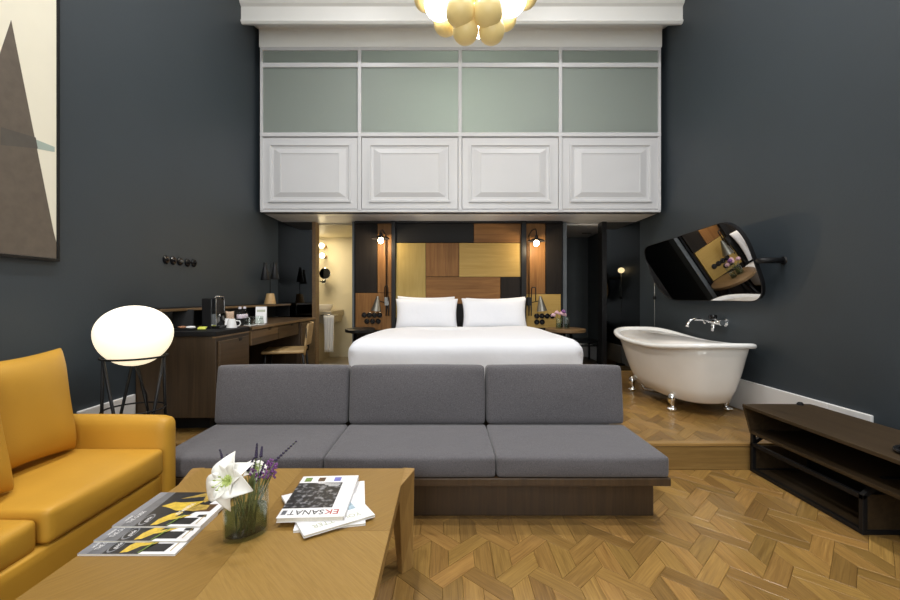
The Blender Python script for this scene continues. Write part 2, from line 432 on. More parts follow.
# ------------------------------------------------------------------ parquet: halves of stretched hexagons and diagonal blocks
w = .0832; Lp = w/(1-math.sqrt(.5)); sp = Lp-2*w; q = math.sqrt(.5)
def clip(poly, x0, x1, y0, y1):
    for ax, lim, sg in ((0, x0, 1), (0, x1, -1), (1, y0, 1), (1, y1, -1)):
        out = []
        for i in range(len(poly)):
            a, b = poly[i-1], poly[i]; ia = (a[ax]-lim)*sg >= -1e-9; ib = (b[ax]-lim)*sg >= -1e-9
            if ia != ib:
                t = (lim-a[ax])/(b[ax]-a[ax]); out.append((a[0]+(b[0]-a[0])*t, a[1]+(b[1]-a[1])*t))
            if ib: out.append(b)
        poly = out
        if len(poly) < 3: return []
    return poly
def parea(p): return abs(sum(p[i-1][0]*p[i][1]-p[i][0]*p[i-1][1] for i in range(len(p))))/2
def shrink(poly, d):
    n = len(poly); out = []
    s2 = sum(poly[i-1][0]*poly[i][1]-poly[i][0]*poly[i-1][1] for i in range(n))
    if s2 < 0: poly = poly[::-1]
    for i in range(n):
        a, b, c = Vector(poly[i-1]), Vector(poly[i]), Vector(poly[(i+1) % n])
        e1 = (b-a).normalized(); e2 = (c-b).normalized()
        n1 = Vector((-e1.y, e1.x)); n2 = Vector((-e2.y, e2.x))
        k = 1+n1.dot(n2); k = max(k, .3)
        p = b+(n1+n2)*(d/k); out.append((p.x, p.y))
    return out
def piece_geo(poly, u, ang_dir):
    """bevelled block: polygon in local plane, top at z=0; returns verts, faces, uv per vert"""
    a = shrink(poly, .0005); b = shrink(poly, .0017); n = len(a)
    vs = [(x, y, -.010) for x, y in a]+[(x, y, -.0012) for x, y in a]+[(x, y, 0) for x, y in b]
    fs = []
    for r in range(2):
        for j in range(n):
            k = (j+1) % n; fs.append((r*n+j, r*n+k, (r+1)*n+k, (r+1)*n+j))
    fs.append(tuple(2*n+j for j in range(n)))
    d = Vector(ang_dir).normalized()
    uv = [(x*d.x+y*d.y, -x*d.y+y*d.x) for x, y, z in vs]
    return vs, fs, uv
def mesh_uv(name, vs, fs, uv, mat):
    me = bpy.data.meshes.new(name); me.from_pydata(vs, [], fs)
    l = me.uv_layers.new(name='UVMap')
    for lp in me.loops: l.data[lp.index].uv = uv[lp.vertex_index]
    me.materials.append(MATS[mat]); return me
# templates (centre, polygon relative to cell origin, grain direction, kind, rotation)
h2 = sp/2
VRp = [(0, -Lp/2), (w, -h2), (w, h2), (0, Lp/2)]
VLp = [(-x, -y) for x, y in VRp]
T1p = [(w, -h2), (w+Lp*q, -h2+Lp*q), (w+(Lp-w)*q, h2+(Lp-w)*q), (w, h2)]
T2p = [(Lp-x, -y) for x, y in T1p]
Hh = h2+(Lp-w)*q+h2
def mirror(p): return [(-x, y) for x, y in p][::-1]
kinds = [('v', VRp, (0, 1)), ('v2', VLp, (0, 1)), ('t', T1p, (1, 1)), ('t2', T2p, (1, 1)),
         ('s', mirror(T1p), (1, -1)), ('s2', mirror(T2p), (1, -1))]
def centre(p): return (sum(a[0] for a in p)/len(p), sum(a[1] for a in p)/len(p))
SHARED = {}
def shared(kind, poly, gd):
    if kind not in SHARED:
        c = centre(poly); rel = [(x-c[0], y-c[1]) for x, y in poly]
        SHARED[kind] = mesh_uv('parquet_block', *piece_geo(rel, None, gd), 'parquet')
    return SHARED[kind]
def parquet(parent, x0, x1, y0, y1, z, single, ox, oy):
    sv, sf, suv = [], [], []
    nsingle = 0
    i0 = int((x0-ox)/Lp)-2; i1 = int((x1-ox)/Lp)+2; j0 = int((y0-oy)/(2*Hh))-2; j1 = int((y1-oy)/(2*Hh))+2
    rnd = random.Random(3)
    for j in range(j0, j1+1):
        for i in range(i0, i1+1):
            for row in (0, 1):
                cx = ox+i*Lp+(Lp/2 if row else 0); cy = oy+j*2*Hh+row*Hh
                ks = ['v', 'v2', 't', 't2'] if row == 0 else ['v', 'v2', 's', 's2']
                for kname, poly, gd in kinds:
                    if kname not in ks: continue
                    P = [(x+cx, y+cy) for x, y in poly]
                    C = clip(P, x0, x1, y0, y1)
                    if len(C) < 3 or parea(C) < 1e-4: continue
                    full = abs(parea(C)-parea(P)) < 1e-6
                    c = centre(P); dz = rnd.uniform(-.0004, .0004)
                    if single(*centre(C)) and nsingle < 300:
                        nsingle += 1
                        if full: me = shared(kname, poly, gd)
                        else: me = mesh_uv('parquet_block', *piece_geo([(x-c[0], y-c[1]) for x, y in C], None, gd), 'parquet')
                        ob = bpy.data.objects.new('parquet_block', me); COL.objects.link(ob)
                        ob.parent = parent; ob.location = Vector((c[0], c[1], z+dz))-ORG[parent.name]
                    else:
                        vs, fs, uv = piece_geo([(x-c[0], y-c[1]) for x, y in C], None, gd)
                        b = len(sv); sv += [(x+c[0], y+c[1], zz+dz) for x, y, zz in vs]; sf += [tuple(a+b for a in f) for f in fs]; suv += uv
    me = mesh_uv('parquet_field', sv, sf, suv, 'parquet')
    ob = bpy.data.objects.new('parquet_field', me); COL.objects.link(ob); ob.parent = parent
    ob.location = Vector((0, 0, z))-ORG[parent.name]; ob['kind'] = 'stuff'
    return nsingle
OX, OY = -.072, 1.952
floor = struct(B(XL, XR, REAR-.2, YS, -.08, -.010).build('floor', 'joint', org=(0, 0, -.010)))
n1 = parquet(floor, XL, XR, REAR, YS, 0, lambda x, y: x > -.36 and y > 1.62, OX, OY)
plat = struct(B(XL, XR, YS+.012, YB+.1, -.08, ZS-.010).build('floor_platform', 'joint', org=(0, YS, 0)))
n2 = parquet(plat, XL, XR, YS+.05, YB, ZS, lambda x, y: x > 1.0 and y < 4.75, OX, OY+.11)
print('parquet blocks', n1, n2)
B(XL, XR, YS-.006, YS+.049, ZS-.022, ZS+.001).build('step_nosing', 'oak_step', plat, bevel=.004)
zr = ZS-.023
for (a, b, c, d) in ((XL, -.2, 0, zr), (-.2, .62, .092, zr), (-.2, .62, 0, .09), (.62, 1.38, .075, zr), (.62, 1.18, 0, .073), (1.182, 1.38, 0, .073), (1.382, XR-.02, 0, zr)):
    B(a+.001, b-.001, YS-.003+random.uniform(0, .002), YS+.012, c+.001, d-.001).build('riser_board', 'oak_step', plat, bevel=.0015)

# ------------------------------------------------------------------ loft with cornice, glazing and panelled doors
YLf = 5.18; LX0, LX1 = XP(260, YLf), XP(661, YLf)
loft = struct(MB().box(LX0, LX1, YLf+.03, 7.9, ZSOF, ZSOF+.06).box(LX0, LX1, YLf+.06, YLf+.12, ZSOF, ZP(136, YLf))
              .build('wall_loft', 'loft_white', org=(0, YLf, ZSOF)))
zb, zt = ZP(212, YLf), ZP(47, YLf)
B(LX0, LX1, YLf+.004, YLf+.06, ZSOF, ZP(209.5, YLf)).build('bottom_rail', 'loft_white', loft, bevel=.004)
z133, z136, z63, z67 = ZP(132.5, YLf), ZP(136.5, YLf), ZP(62.5, YLf), ZP(67, YLf)
B(LX0, LX1, YLf-.006, YLf+.07, z136, z133).build('middle_rail', 'loft_white', loft, bevel=.004)
B(LX0, LX1, YLf, YLf+.05, z67, z63).build('transom_rail', 'loft_white', loft, bevel=.004)
B(LX0, LX1, YLf, YLf+.05, ZP(50, YLf), ZP(46, YLf)).build('top_rail', 'loft_white', loft, bevel=.004)
cols = [260, 359.5, 460, 560.5, 661]
for i, c in enumerate(cols):
    x = XP(c, YLf); hw = .022
    a, b = x-hw, x+hw
    if i == 0: a, b = x, x+.03
    if i == 4: a, b = x-.03, x
    B(a, b, YLf-.003, YLf+.05, ZSOF+.02, ZP(47, YLf)).build('mullion', 'loft_white', loft, bevel=.004)
for i in range(4):
    a, b = XP(cols[i], YLf)+.02, XP(cols[i+1], YLf)-.02
    for z0, z1 in ((z133-.005, z67+.005), (z63-.005, ZP(50, YLf)+.005)):
        B(a, b, YLf+.022, YLf+.03, z0, z1).build('pane', 'frosted_glass', loft)
    # door: board, moulding frame and raised field with sloping borders
    d0, d1 = a+.006, b-.006; e0, e1 = ZP(209, YLf)+.004, z136-.006
    door = B(d0, d1, YLf+.012, YLf+.058, e0, e1).build('cabinet_door', 'loft_white', loft, bevel=.004)
    cw, ch = (d0+d1)/2, (e0+e1)/2
    hw, hh = .50, .355
    def ring(hw, hh, y): return [(cw-hw, y, ch-hh), (cw+hw, y, ch-hh), (cw+hw, y, ch+hh), (cw-hw, y, ch+hh)]
    m = MB().loft([ring(hw, hh, YLf+.012), ring(hw, hh, YLf-.008), ring(hw-.022, hh-.022, YLf-.008), ring(hw-.03, hh-.03, YLf+.006), ring(hw-.06, hh-.06, YLf+.009),
                   ring(hw-.14, hh-.115, YLf-.012), ring(hw-.15, hh-.125, YLf-.012), ring(hw-.152, hh-.127, YLf-.006)])
    m.build('raised_panel', 'loft_white', door)
# room behind the frosted glass, with an added lamp brightening the panes; dark walls dim their edges
m = MB().box(LX0, LX0+.03, YLf+.06, 7.9, ZSOF+.06, ZC).box(LX1-.03, LX1, YLf+.06, 7.9, ZSOF+.06, ZC).box(LX0, LX1, 7.85, 7.9, ZSOF+.06, ZC).box(LX0, LX1, YLf+.05, 7.9, 4.75, 4.8)
struct(m.build('wall_loft_room', 'alcove_wall', org=(0, 6.5, ZSOF)))
t = thing('loft_fill_lamp', 'added round lamp brightening the frosted loft glass from behind', 'lamp', (.2, 6.3, 4.75))
MB().lathe([(.001, 0), (.05, 0), (.045, -.03), (.001, -.03)], (.2, 6.3, 4.75)).build('canopy', 'white_paint', t, smooth='auto')
MB().tube([(.2, 6.3, 4.73), (.2, 6.3, 3.62)], .005).build('cord', 'white_paint', t)
MB().ell((.2, 6.3, 3.5), .13, .13, .13, 24, 14).build('globe', 'loft_fill_globe', t, smooth=True)
# frieze and cornice
yc = 4.797
prof = [(YLf+.06, ZP(47, YLf)), (YLf-.004, ZP(47, YLf)), (YLf-.004, ZP(31, YLf)), (YLf-.02, ZP(29, YLf)), (YLf-.06, 4.47), (YLf-.06, 4.6), (YLf+.06, 4.6)]
fz = struct(MB().prism(prof, 'X', LX0-.01, LX1+.01).build('trim_1', 'cornice_white', org=(0, YLf, 4.3)))
zc0, zc1 = ZP(22.5, yc), ZP(4, yc)
prof = [(YLf+.05, 4.50), (YLf-.05, 4.475), (yc+.05, zc0+.004), (yc+.02, zc0), (yc, zc0+.02), (yc, zc0+.035), (yc+.012, zc0+.045), (yc+.012, zc1-.02), (yc-.02, zc1), (yc-.05, zc1+.05), (yc-.09, zc1+.08), (yc-.09, zc1+.22), (yc-.16, zc1+.33), (yc-.16, ZC), (YLf+.05, ZC)]
struct(MB().prism(prof, 'X', XL, XR).build('trim_2', 'cornice_white', org=(0, yc, 4.5)))

# ------------------------------------------------------------------ back wall under the loft: dark mirrors, openings, strips
wbk = struct(MB().box(XL, XP(315.5, YB), YB+.02, YB+.14, ZS-.1, ZSOF).box(XP(354, YB), XP(562.5, YB), YB+.02, YB+.14, ZS-.1, ZSOF).box(XP(604, YB), XR, YB+.02, YB+.14, ZS-.1, ZSOF)
             .build('wall_back', 'dark_void', org=(0, YB, ZS)))
B(XL+.002, XP(312.5, YB), YB, YB+.02, ZS, ZSOF-.001).build('mirror_panel', 'dark_mirror', wbk)
B(XP(606, YB), XR-.002, YB, YB+.02, ZS, ZSOF-.001).build('mirror_panel', 'dark_mirror', wbk)
struct(B(XP(312.5, YB), XP(316.2, YB), YB-.02, YB+.14, ZS, ZSOF).build('trim_3', 'walnut_edge', org=(XP(314, YB), YB, ZS), bevel=.003))
struct(B(XP(352.2, YB), XP(354.6, YB), YB-.01, YB+.14, ZS, ZSOF).build('trim_4', 'strip_grey', org=(XP(353, YB), YB, ZS), bevel=.003))
struct(B(XP(562.5, YB), XP(566.6, YB), YB-.01, YB+.14, ZS, ZSOF).build('trim_5', 'strip_grey', org=(XP(564, YB), YB, ZS), bevel=.003))
struct(B(XP(601.5, YB), XP(606, YB), YB-.03, YB+.14, ZS, ZSOF).build('trim_6', 'black_lacquer', org=(XP(603, YB), YB, ZS), bevel=.003))

# bathroom seen through the left opening
BX0, BX1, BY1 = XL, XP(354.6, YB), 7.25
struct(B(BX0, BX1+.1, BY1, BY1+.1, 0, ZSOF+.05).build('wall_bathroom_back', 'cream_plaster', org=(-2, BY1, 0)))
struct(B(BX0-.1, BX0, YB+.14, BY1, 0, ZSOF).build('wall_bathroom_left', 'cream_plaster', org=(BX0, 6.5, 0)))
struct(B(BX1, BX1+.1, YB+.14, BY1, 0, ZSOF).build('wall_bathroom_right', 'cream_plaster', org=(BX1, 6.5, 0)))
struct(B(BX0, BX1+.1, YB+.1, BY1, ZS-.06, ZS-.002).build('floor_bathroom', 'bath_floor', org=(-2, 6.5, ZS)))
struct(B(BX0, BX1+.1, YB+.14, BY1, ZSOF-.02, ZSOF-.002).build('ceiling_bathroom', 'cream_plaster', org=(-2, 6.5, ZSOF)))
# alcove seen through the right opening
AX0, AX1 = XP(562, YB)-.05, 2.42
m = MB().box(AX0-.1, AX1+.3, 7.25, 7.35, 0, ZSOF).box(AX1, AX1+.1, YB+.14, 7.25, 0, ZSOF).box(AX0-.1, AX0, YB+.14, 7.25, 0, ZSOF)
struct(m.build('wall_alcove', 'alcove_wall', org=(2, 7.3, 0)))
struct(B(AX0-.1, AX1+.1, YB+.1, 7.25, ZS-.06, ZS-.002).build('floor_alcove', 'walnut_h', org=(2, 6.5, ZS)))
struct(B(AX0-.1, AX1+.1, YB+.14, 7.25, ZSOF-.02, ZSOF-.002).build('ceiling_alcove', 'white_paint', org=(2, 6.5, ZSOF)))
struct(MB().box(AX0, AX1, 7.228, 7.25, ZS, .41).box(AX1-.022, AX1, YB+.15, 7.228, ZS, .41).build('baseboard_alcove', 'white_paint', org=(2, 7.24, ZS)))
tag(B(2.16, 2.3, 6.72, 6.76, ZSOF-.028, ZSOF-.02).build('ceiling_vent', 'black_matte', org=(2.23, 6.74, ZSOF-.024)), 'small dark slot vent in the ceiling of the right alcove', 'vent')
t = thing('luggage_bench', 'low dark bench with thin legs in the alcove', 'bench', (2.05, 6.7, ZS))
B(1.72, 2.36, 6.5, 6.95, .50, .53).build('seat', 'black_lacquer', t, bevel=.004)
for x in (1.75, 2.33):
    for y in (6.53, 6.92): B(x-.012, x+.012, y-.012, y+.012, ZS, .50).build('leg', 'black_metal', t)
B(1.75, 2.33, 6.52, 6.54, .44, .46).build('rail', 'black_metal', t)

# bathroom fittings
t = thing('vanity', 'stone vanity with a basin in the cream bathroom', 'vanity', (-2.3, 6.9, ZS))
xv = XP(336.5, 6.75)
B(-2.31, xv, 6.45, 7.245, .90, .985).build('counter', 'stone_sink', t, bevel=.006)
B(-2.31, xv-.03, 6.52, 7.245, .80, .90).build('apron', 'stone_sink', t)
B(-2.31, xv-.25, 6.6, 7.245, ZS, .80).build('pedestal', 'stone_sink', t)
MB().lathe([(.001, .02), (.17, .02), (.20, .05), (.215, .115), (.20, .115), (.185, .06), (.15, .035), (.001, .035)], (-2.06, 6.85, .966), sx=1.1).build('basin', 'enamel', t, smooth='auto')
MB().tube([(-2.16, 7.18, .985), (-2.16, 7.18, 1.13), (-2.15, 7.13, 1.16), (-2.13, 7.05, 1.15), (-2.12, 7.02, 1.12)], .012).build('tap', 'chrome', t, smooth=True)
# towel hanging over the counter front
m = MB(); rows = []
x0, x1 = XP(323.5, 6.4), XP(334, 6.4)
for k in range(12):
    z = .92-.55*k/11
    rows.append([(x0+(x1-x0)*(j/14)*(1-.12*k/11)+.01*k/11, 6.40+.016*math.sin(j*1.7+.25*k)*(0.3+k/11), z) for j in range(15)])
vs = [p for r in rows for p in r]; fs = [(i*15+j, i*15+j+1, (i+1)*15+j+1, (i+1)*15+j) for i in range(11) for j in range(14)]
m.add(vs, fs)
tw = tag(m.build('towel', 'towel_white', org=(-1.8, 6.4, .92), smooth=True), 'white towel hanging in folds below the bathroom basin', 'towel')
md = tw.modifiers.new('solid', 'SOLIDIFY'); md.thickness = .012
t = thing('towel_rail', 'slim towel rail fixed in front of the vanity', 'towel rail', (-1.8, 6.4, .925))
MB().tube([(x0-.05, 6.41, .925), (x1+.04, 6.41, .925)], .008).build('bar', 'chrome', t, smooth=True)
for x in (x0-.045, x1+.035): MB().tube([(x, 6.41, .925), (x, 6.46, .925)], .007).build('bracket', 'chrome', t, smooth=True)
# magnifying mirror on an arm
t = thing('shaving_mirror', 'round magnifying mirror on a swing arm on the bathroom wall', 'mirror', PX(325, 276, 7.15))
c = PX(325.2, 273.5, 7.05)
MB().lathe([(.001, -.012), (.088, -.012), (.095, -.006), (.095, .006), (.088, .012), (.001, .012)], c, axis='Y', n=28).build('frame', 'chrome', t, smooth='auto')
MB().lathe([(.001, -.015), (.085, -.015), (.085, -.011), (.001, -.011)], c, axis='Y', n=28).build('mirror_glass', 'mirror', t)
MB().tube([c+Vector((0, .02, -.09)), c+Vector((0, .02, -.13)), c+Vector((-.10, .03, -.13))], .008).build('arm', 'black_metal', t, smooth=True)
cm = PX(326.5, 282, 7.24); MB().box(cm.x-.03, cm.x+.03, 7.06, 7.25, cm.z-.03, cm.z+.03).build('wall_mount', 'chrome', t, bevel=.006)
# wall lamps beside the bathroom mirror
for k, (px, py) in enumerate(((322, 245), (322.5, 255))):
    lab = ['upper glowing globe bulb on the bathroom wall', 'lower glowing globe bulb on the bathroom wall'][k]
    c = PX(px-2, py, 6.95)
    t = thing('bathroom_lamp', lab, 'lamp', (c.x, 7.25, c.z), group='globe bulbs in the bathroom')
    MB().lathe([(.03, 0), (.03, -.05), (.024, -.06), (.018, -.18), (.001, -.18)], (c.x, 7.25, c.z), axis='Y', n=16).build('socket', 'lamp_oak', t, smooth='auto')
    MB().ell((c.x, 7.25-.21, c.z), .042, .042, .042).build('bulb', 'bath_bulb', t, smooth=True)
area('bathroom_fill_light', (-2.1, 6.55, ZSOF-.03), (0, 0, 0), .5, .5, 15, (1, .82, .54))  # area light without a fitting, added to brighten the bathroom

# ------------------------------------------------------------------ headboard wall
HBY = 5.80
hb = thing('headboard', 'patchwork veneer headboard wall panel with black frame behind the bed', 'headboard', (.18, HBY, ZS))
B(XP(354.8, YB), XP(562.3, YB), HBY+.03, YB+.02, ZS, ZSOF-.002).build('backing', 'black_matte', hb)
def hp(a, b, c, d, mat):
    """veneer piece given by its place in the pattern"""
    B(XP(a, HBY)+.003, XP(b, HBY)-.003, HBY+random.uniform(0, .004), HBY+.032, ZP(d, HBY)+.003, ZP(c, HBY)-.003).build('veneer_panel', mat, hb, bevel=.002)
yt = 297-(ZSOF-.03-CAMZ)*FPX/HBY
hp(395.7, 473.7, yt, 242.6, 'veneer_dark'); hp(473.7, 521, yt, 242.8, 'veneer_mid_h')
hp(395.7, 425.8, 242.8, 318, 'veneer_light'); hp(425.8, 459, 242.8, 276.8, 'veneer_mid'); hp(459, 521, 242.8, 277, 'veneer_light_h')
hp(425.8, 500.5, 277, 304, 'veneer_mid_h'); hp(500.5, 521, 277, 318, 'veneer_dark_v'); hp(425.8, 500.5, 304, 330, 'veneer_dark')
hp(395.7, 425.8, 318, 360, 'veneer_dark'); hp(500.5, 521, 318, 360, 'veneer_dark'); hp(425.8, 500.5, 330, 360, 'veneer_dark')
hp(355.2, 377.3, yt, 292.8, 'veneer_dark_v'); hp(377.3, 391.6, yt, 292.8, 'veneer_mid'); hp(355.2, 391.6, 292.8, 330, 'veneer_mid'); hp(355.2, 391.6, 330, 364, 'veneer_dark_v')
hp(526, 545.5, yt, 294, 'veneer_mid'); hp(545.5, 562, yt, 294, 'veneer_dark_v'); hp(526, 561, 294, 328, 'veneer_light_h'); hp(526, 562, 328, 364, 'veneer_dark_v')
for a, b in ((391.6, 395.7), (521, 526)):
    B(XP(a, HBY), XP(b, HBY), HBY-.03, HBY+.03, ZS, ZSOF-.002).build('post', 'black_lacquer', hb, bevel=.004)
B(XP(354.8, HBY), XP(562.4, HBY), HBY-.012, HBY+.03, ZSOF-.028, ZSOF-.002).build('top_rail', 'black_lacquer', hb, bevel=.003)
# swing lamps on the headboard
def swing_lamp(sx, label, bx, by, cx):
    """bx,by: bulb pixel; sx = +1 for the lamp on the right side"""
    Y = HBY-.24
    c = PX(bx, by, Y)
    t = thing('bedside_wall_lamp', label, 'lamp', (c.x, HBY, c.z-.5), group='swing lamps on the headboard')
    rx = XP(529 if sx > 0 else 386.5, HBY-.05)
    zt_ = ZP(229, Y); zl = ZP(312, Y)
    p = [(rx, HBY-.05, zl), (rx-.02*sx*0, HBY-.05, zt_-.05), (rx+.01*sx, Y+.04, zt_-.01), (rx+.04*sx, Y+.02, zt_), (c.x-.01, Y, zt_), (c.x, Y, zt_-.03), (c.x, Y, c.z+.1)]
    if sx < 0: p = [(rx, HBY-.05, zl), (rx-.01, HBY-.05, c.z+.1), (c.x+.035, Y, c.z+.12), (c.x+.02, Y, c.z+.14), (c.x, Y, c.z+.13), (c.x, Y, c.z+.09)]
    MB().tube(p, .008).build('rod', 'black_metal', t, smooth=True)
    sh = MB().lathe([(.018, .10), (.022, .065), (.045, .055), (.10, .038), (.115, .022), (.117, .02), (.10, .03), (.04, .046), (.001, .05)], c, n=28)
    sh.build('shade', 'black_metal', t, smooth='auto')
    MB().ell(c, .036, .036, .04).build('bulb', 'bulb', t, smooth=True)
    zb_ = ZP(301, HBY)
    B(rx-.025, rx+.035, HBY-.075, HBY, zb_-.06, zb_+.05).build('wall_block', 'black_metal' if sx > 0 else 'grey_metal', t, bevel=.004)
    for dx in (-.004, .03):
        MB().tube([(rx+dx, HBY-.06, zb_-.05), (rx+dx, HBY-.06, zb_-.20)], .007).build('hanging_rod', 'black_metal', t, smooth=True)
    if sx > 0: lp = [(rx+.03, HBY-.06, zb_+.02), (rx+.03, HBY-.08, zb_+.17), (rx+.035, HBY-.09, zb_+.185), (rx+.075, HBY-.10, zb_+.185), (rx+.08, HBY-.10, zb_+.17), (rx+.08, HBY-.10, zb_-.0)]
    else: lp = [(rx-.02, HBY-.06, zb_+.02), (rx-.02, HBY-.08, zb_+.18), (rx-.01, HBY-.09, zb_+.20), (rx+.015, HBY-.09, zb_+.20), (rx+.025, HBY-.09, zb_+.18), (rx+.025, HBY-.08, zb_)]
    MB().tube(lp, .007).build('arm_loop', 'black_metal', t, smooth=True)
    # conical reading shade
    cc = PX(cx, 311, HBY-.14)
    m = MB().lathe([(.001, .20), (.012, .20), (.022, .17), (.07, 0), (.066, 0), (.018, .165), (.001, .165)], (0, 0, 0), n=24)
    m.xf(Matrix.Translation(cc) @ Matrix.Rotation(-.12*sx, 4, 'Y'))
    m.build('reading_shade', 'pewter', t, smooth='auto')
    MB().tube([(cc.x-.0, cc.y, cc.z+.14), (cc.x-.05*sx, cc.y+.04, cc.z+.13), (rx+.03*sx, HBY-.06, zb_-.02)], .006).build('reading_arm', 'black_metal', t, smooth=True)
    point('bedside_bulb_light', (c.x, c.y-.01, c.z-.05), 11, (1, .80, .52), .03)
swing_lamp(-1, 'swing-arm lamp with glowing bulb beside the bathroom door', 380.8, 240.5, 376)
swing_lamp(1, 'swing-arm lamp with glowing bulb above the oval wooden bedside table', 536.4, 243, 542)
# round black switches
def disc_y(px, py, Y, lab, group, r=.036):
    c = PX(px, py, Y)
    t = thing('light_switch', lab, 'switch', c, group=group)
    MB().lathe([(.001, -.014), (r*.8, -.014), (r, -.008), (r, 0), (.001, 0)], c, axis='Y', n=20).build('cover_plate', 'black_gloss', t, smooth='auto')
    MB().lathe([(.001, -.026), (.012, -.024), (.014, -.014), (.001, -.013)], c, axis='Y', n=12).build('toggle', 'black_metal', t, smooth='auto')
ordw = ['leftmost', 'second from left', 'third from left', 'rightmost']
for k in range(4): disc_y(364.3+5.1*k, 315, HBY, 'round black switch, %s in the upper row left of the bed' % ordw[k], 'switches left of the bed')
for k in range(3): disc_y(367+5.6*k, 321.3, HBY, 'round black switch, %s in the lower row left of the bed' % (['leftmost', 'middle', 'rightmost'][k]), 'switches left of the bed')
for k in range(4): disc_y(536.7+5.15*k, 316, HBY, 'round black switch, %s in the upper row right of the bed' % ordw[k], 'switches right of the bed')
for k in range(2): disc_y(536.7+5.4*k, 322, HBY, 'round black switch, %s in the lower row right of the bed' % (['left', 'right'][k]), 'switches right of the bed')
# switches on the left wall
for k, (px, py) in enumerate(((165.5, 259.6), (172.7, 260.5), (179.5, 261.3), (187, 262.6), (193.4, 263))):
    Y = XL*FPX/(px-446); c = Vector((XL, Y, ZP(py, Y)))
    t = thing('light_switch', 'round glossy black switch, %s of five on the left wall' % (['leftmost', 'second from left', 'middle', 'fourth from left', 'rightmost'][k]), 'switch', c, group='switches on the left wall')
    MB().lathe([(.001, .016), (.028, .016), (.037, .008), (.037, 0), (.001, 0)], c, axis='X', n=24).build('cover_plate', 'black_gloss', t, smooth='auto')
    MB().lathe([(.001, .030), (.010, .030), (.013, .015), (.001, .015)], c, axis='X', n=12).build('toggle', 'grey_metal' if k == 2 else 'black_gloss', t, smooth='auto')

# bedside tables
def bedside(cx, label, topmat, rx):
    t = thing('bedside_table', label, 'table', (cx, 5.45, ZS))
    MB().lathe([(.001, .755), (.285, .755), (.30, .762), (.30, .792), (.292, .797), (.001, .797)], (cx, 5.45, 0), n=40, sx=rx/.30, sy=.95).build('tabletop', topmat, t, smooth='auto')
    MB().lathe([(.001, .735), (.12, .735), (.12, .757), (.001, .757)], (cx, 5.45, 0), n=24).build('hub', 'black_metal', t, smooth='auto')
    for a in (.6, 2.5, 4.3):
        MB().tube([(cx+.10*math.cos(a), 5.45+.10*math.sin(a), .75), (cx+(rx-.03)*math.cos(a), 5.45+.25*math.sin(a), ZS)], [.022, .014], 10).build('leg', 'black_lacquer', t, smooth=True)
bedside(-1.10, 'black oval bedside table beside the bathroom door', 'black_lacquer', .185)
bedside(1.53, 'oval wooden bedside table carrying a small flower vase', 'walnut_edge', .25)
# flower vase on right bedside table
t = thing('bedside_vase', 'small glass vase of pink flowers on the oval bedside table', 'vase', (1.44, 5.40, .797))
c = Vector((1.44, 5.40, .797))
MB().lathe([(.001, 0), (.04, 0), (.045, .01), (.045, .14), (.041, .14), (.041, .012), (.001, .012)], c, n=20).build('glass', 'vase_glass', t, smooth='auto')
MB().lathe([(.001, .0125), (.039, .0125), (.039, .07), (.001, .07)], c, n=20).build('water', 'vase_water', t, smooth='auto')
for k, (dx, dy, dz) in enumerate(((-.075, 0, .17), (.02, -.02, .19), (.07, .02, .175), (-.02, .04, .20), (.045, -.03, .215))):
    MB().tube([c+Vector((dx*.1, dy*.1, .02)), c+Vector((dx*.5, dy*.5, .12)), c+Vector((dx, dy, dz))], .003, 6).build('stem', 'stem_green', t)
    m = MB()
    for j in range(11):
        a = j*2.4; r = .022*math.sqrt(j/11)
        m.ell(c+Vector((dx+r*math.cos(a), dy+r*math.sin(a), dz+.015-.02*(j/11))), .013, .013, .016, 7, 5)
    m.build('blossom', 'rose_pink' if k != 4 else 'statice', t, smooth=True)
# carafe next to the flower vase
t = thing('carafe', 'small clear water glass beside the pink flowers', 'glass', (1.535, 5.40, .797))
MB().lathe([(.001, 0), (.03, 0), (.034, .01), (.036, .15), (.033, .15), (.031, .012), (.001, .012)], (1.535, 5.40, .797), n=20).build('glass', 'vase_glass', t, smooth='auto')
MB().lathe([(.001, .013), (.0305, .013), (.0315, .06), (.001, .06)], (1.535, 5.40, .797), n=20).build('water', 'vase_water', t, smooth='auto')

# ------------------------------------------------------------------ bed
bcx = .18
bed = thing('bed', 'king-size bed with smooth white linen', 'bed', (bcx, 4.8, ZS))
B(bcx-.98, bcx+.98, 3.96, 5.76, ZS+.05, .42).build('base', 'black_matte', bed, bevel=.01)
for x in (bcx-.9, bcx+.9):
    for y in (4.05, 5.7): MB().lathe([(.03, ZS), (.035, ZS+.06)], (x, y, 0), n=12).build('foot', 'black_metal', bed)
MB().cushion(bcx-1.0, bcx+1.0, 3.93, 5.77, .42, .73, .05).build('mattress', 'white_linen', bed, smooth=True)
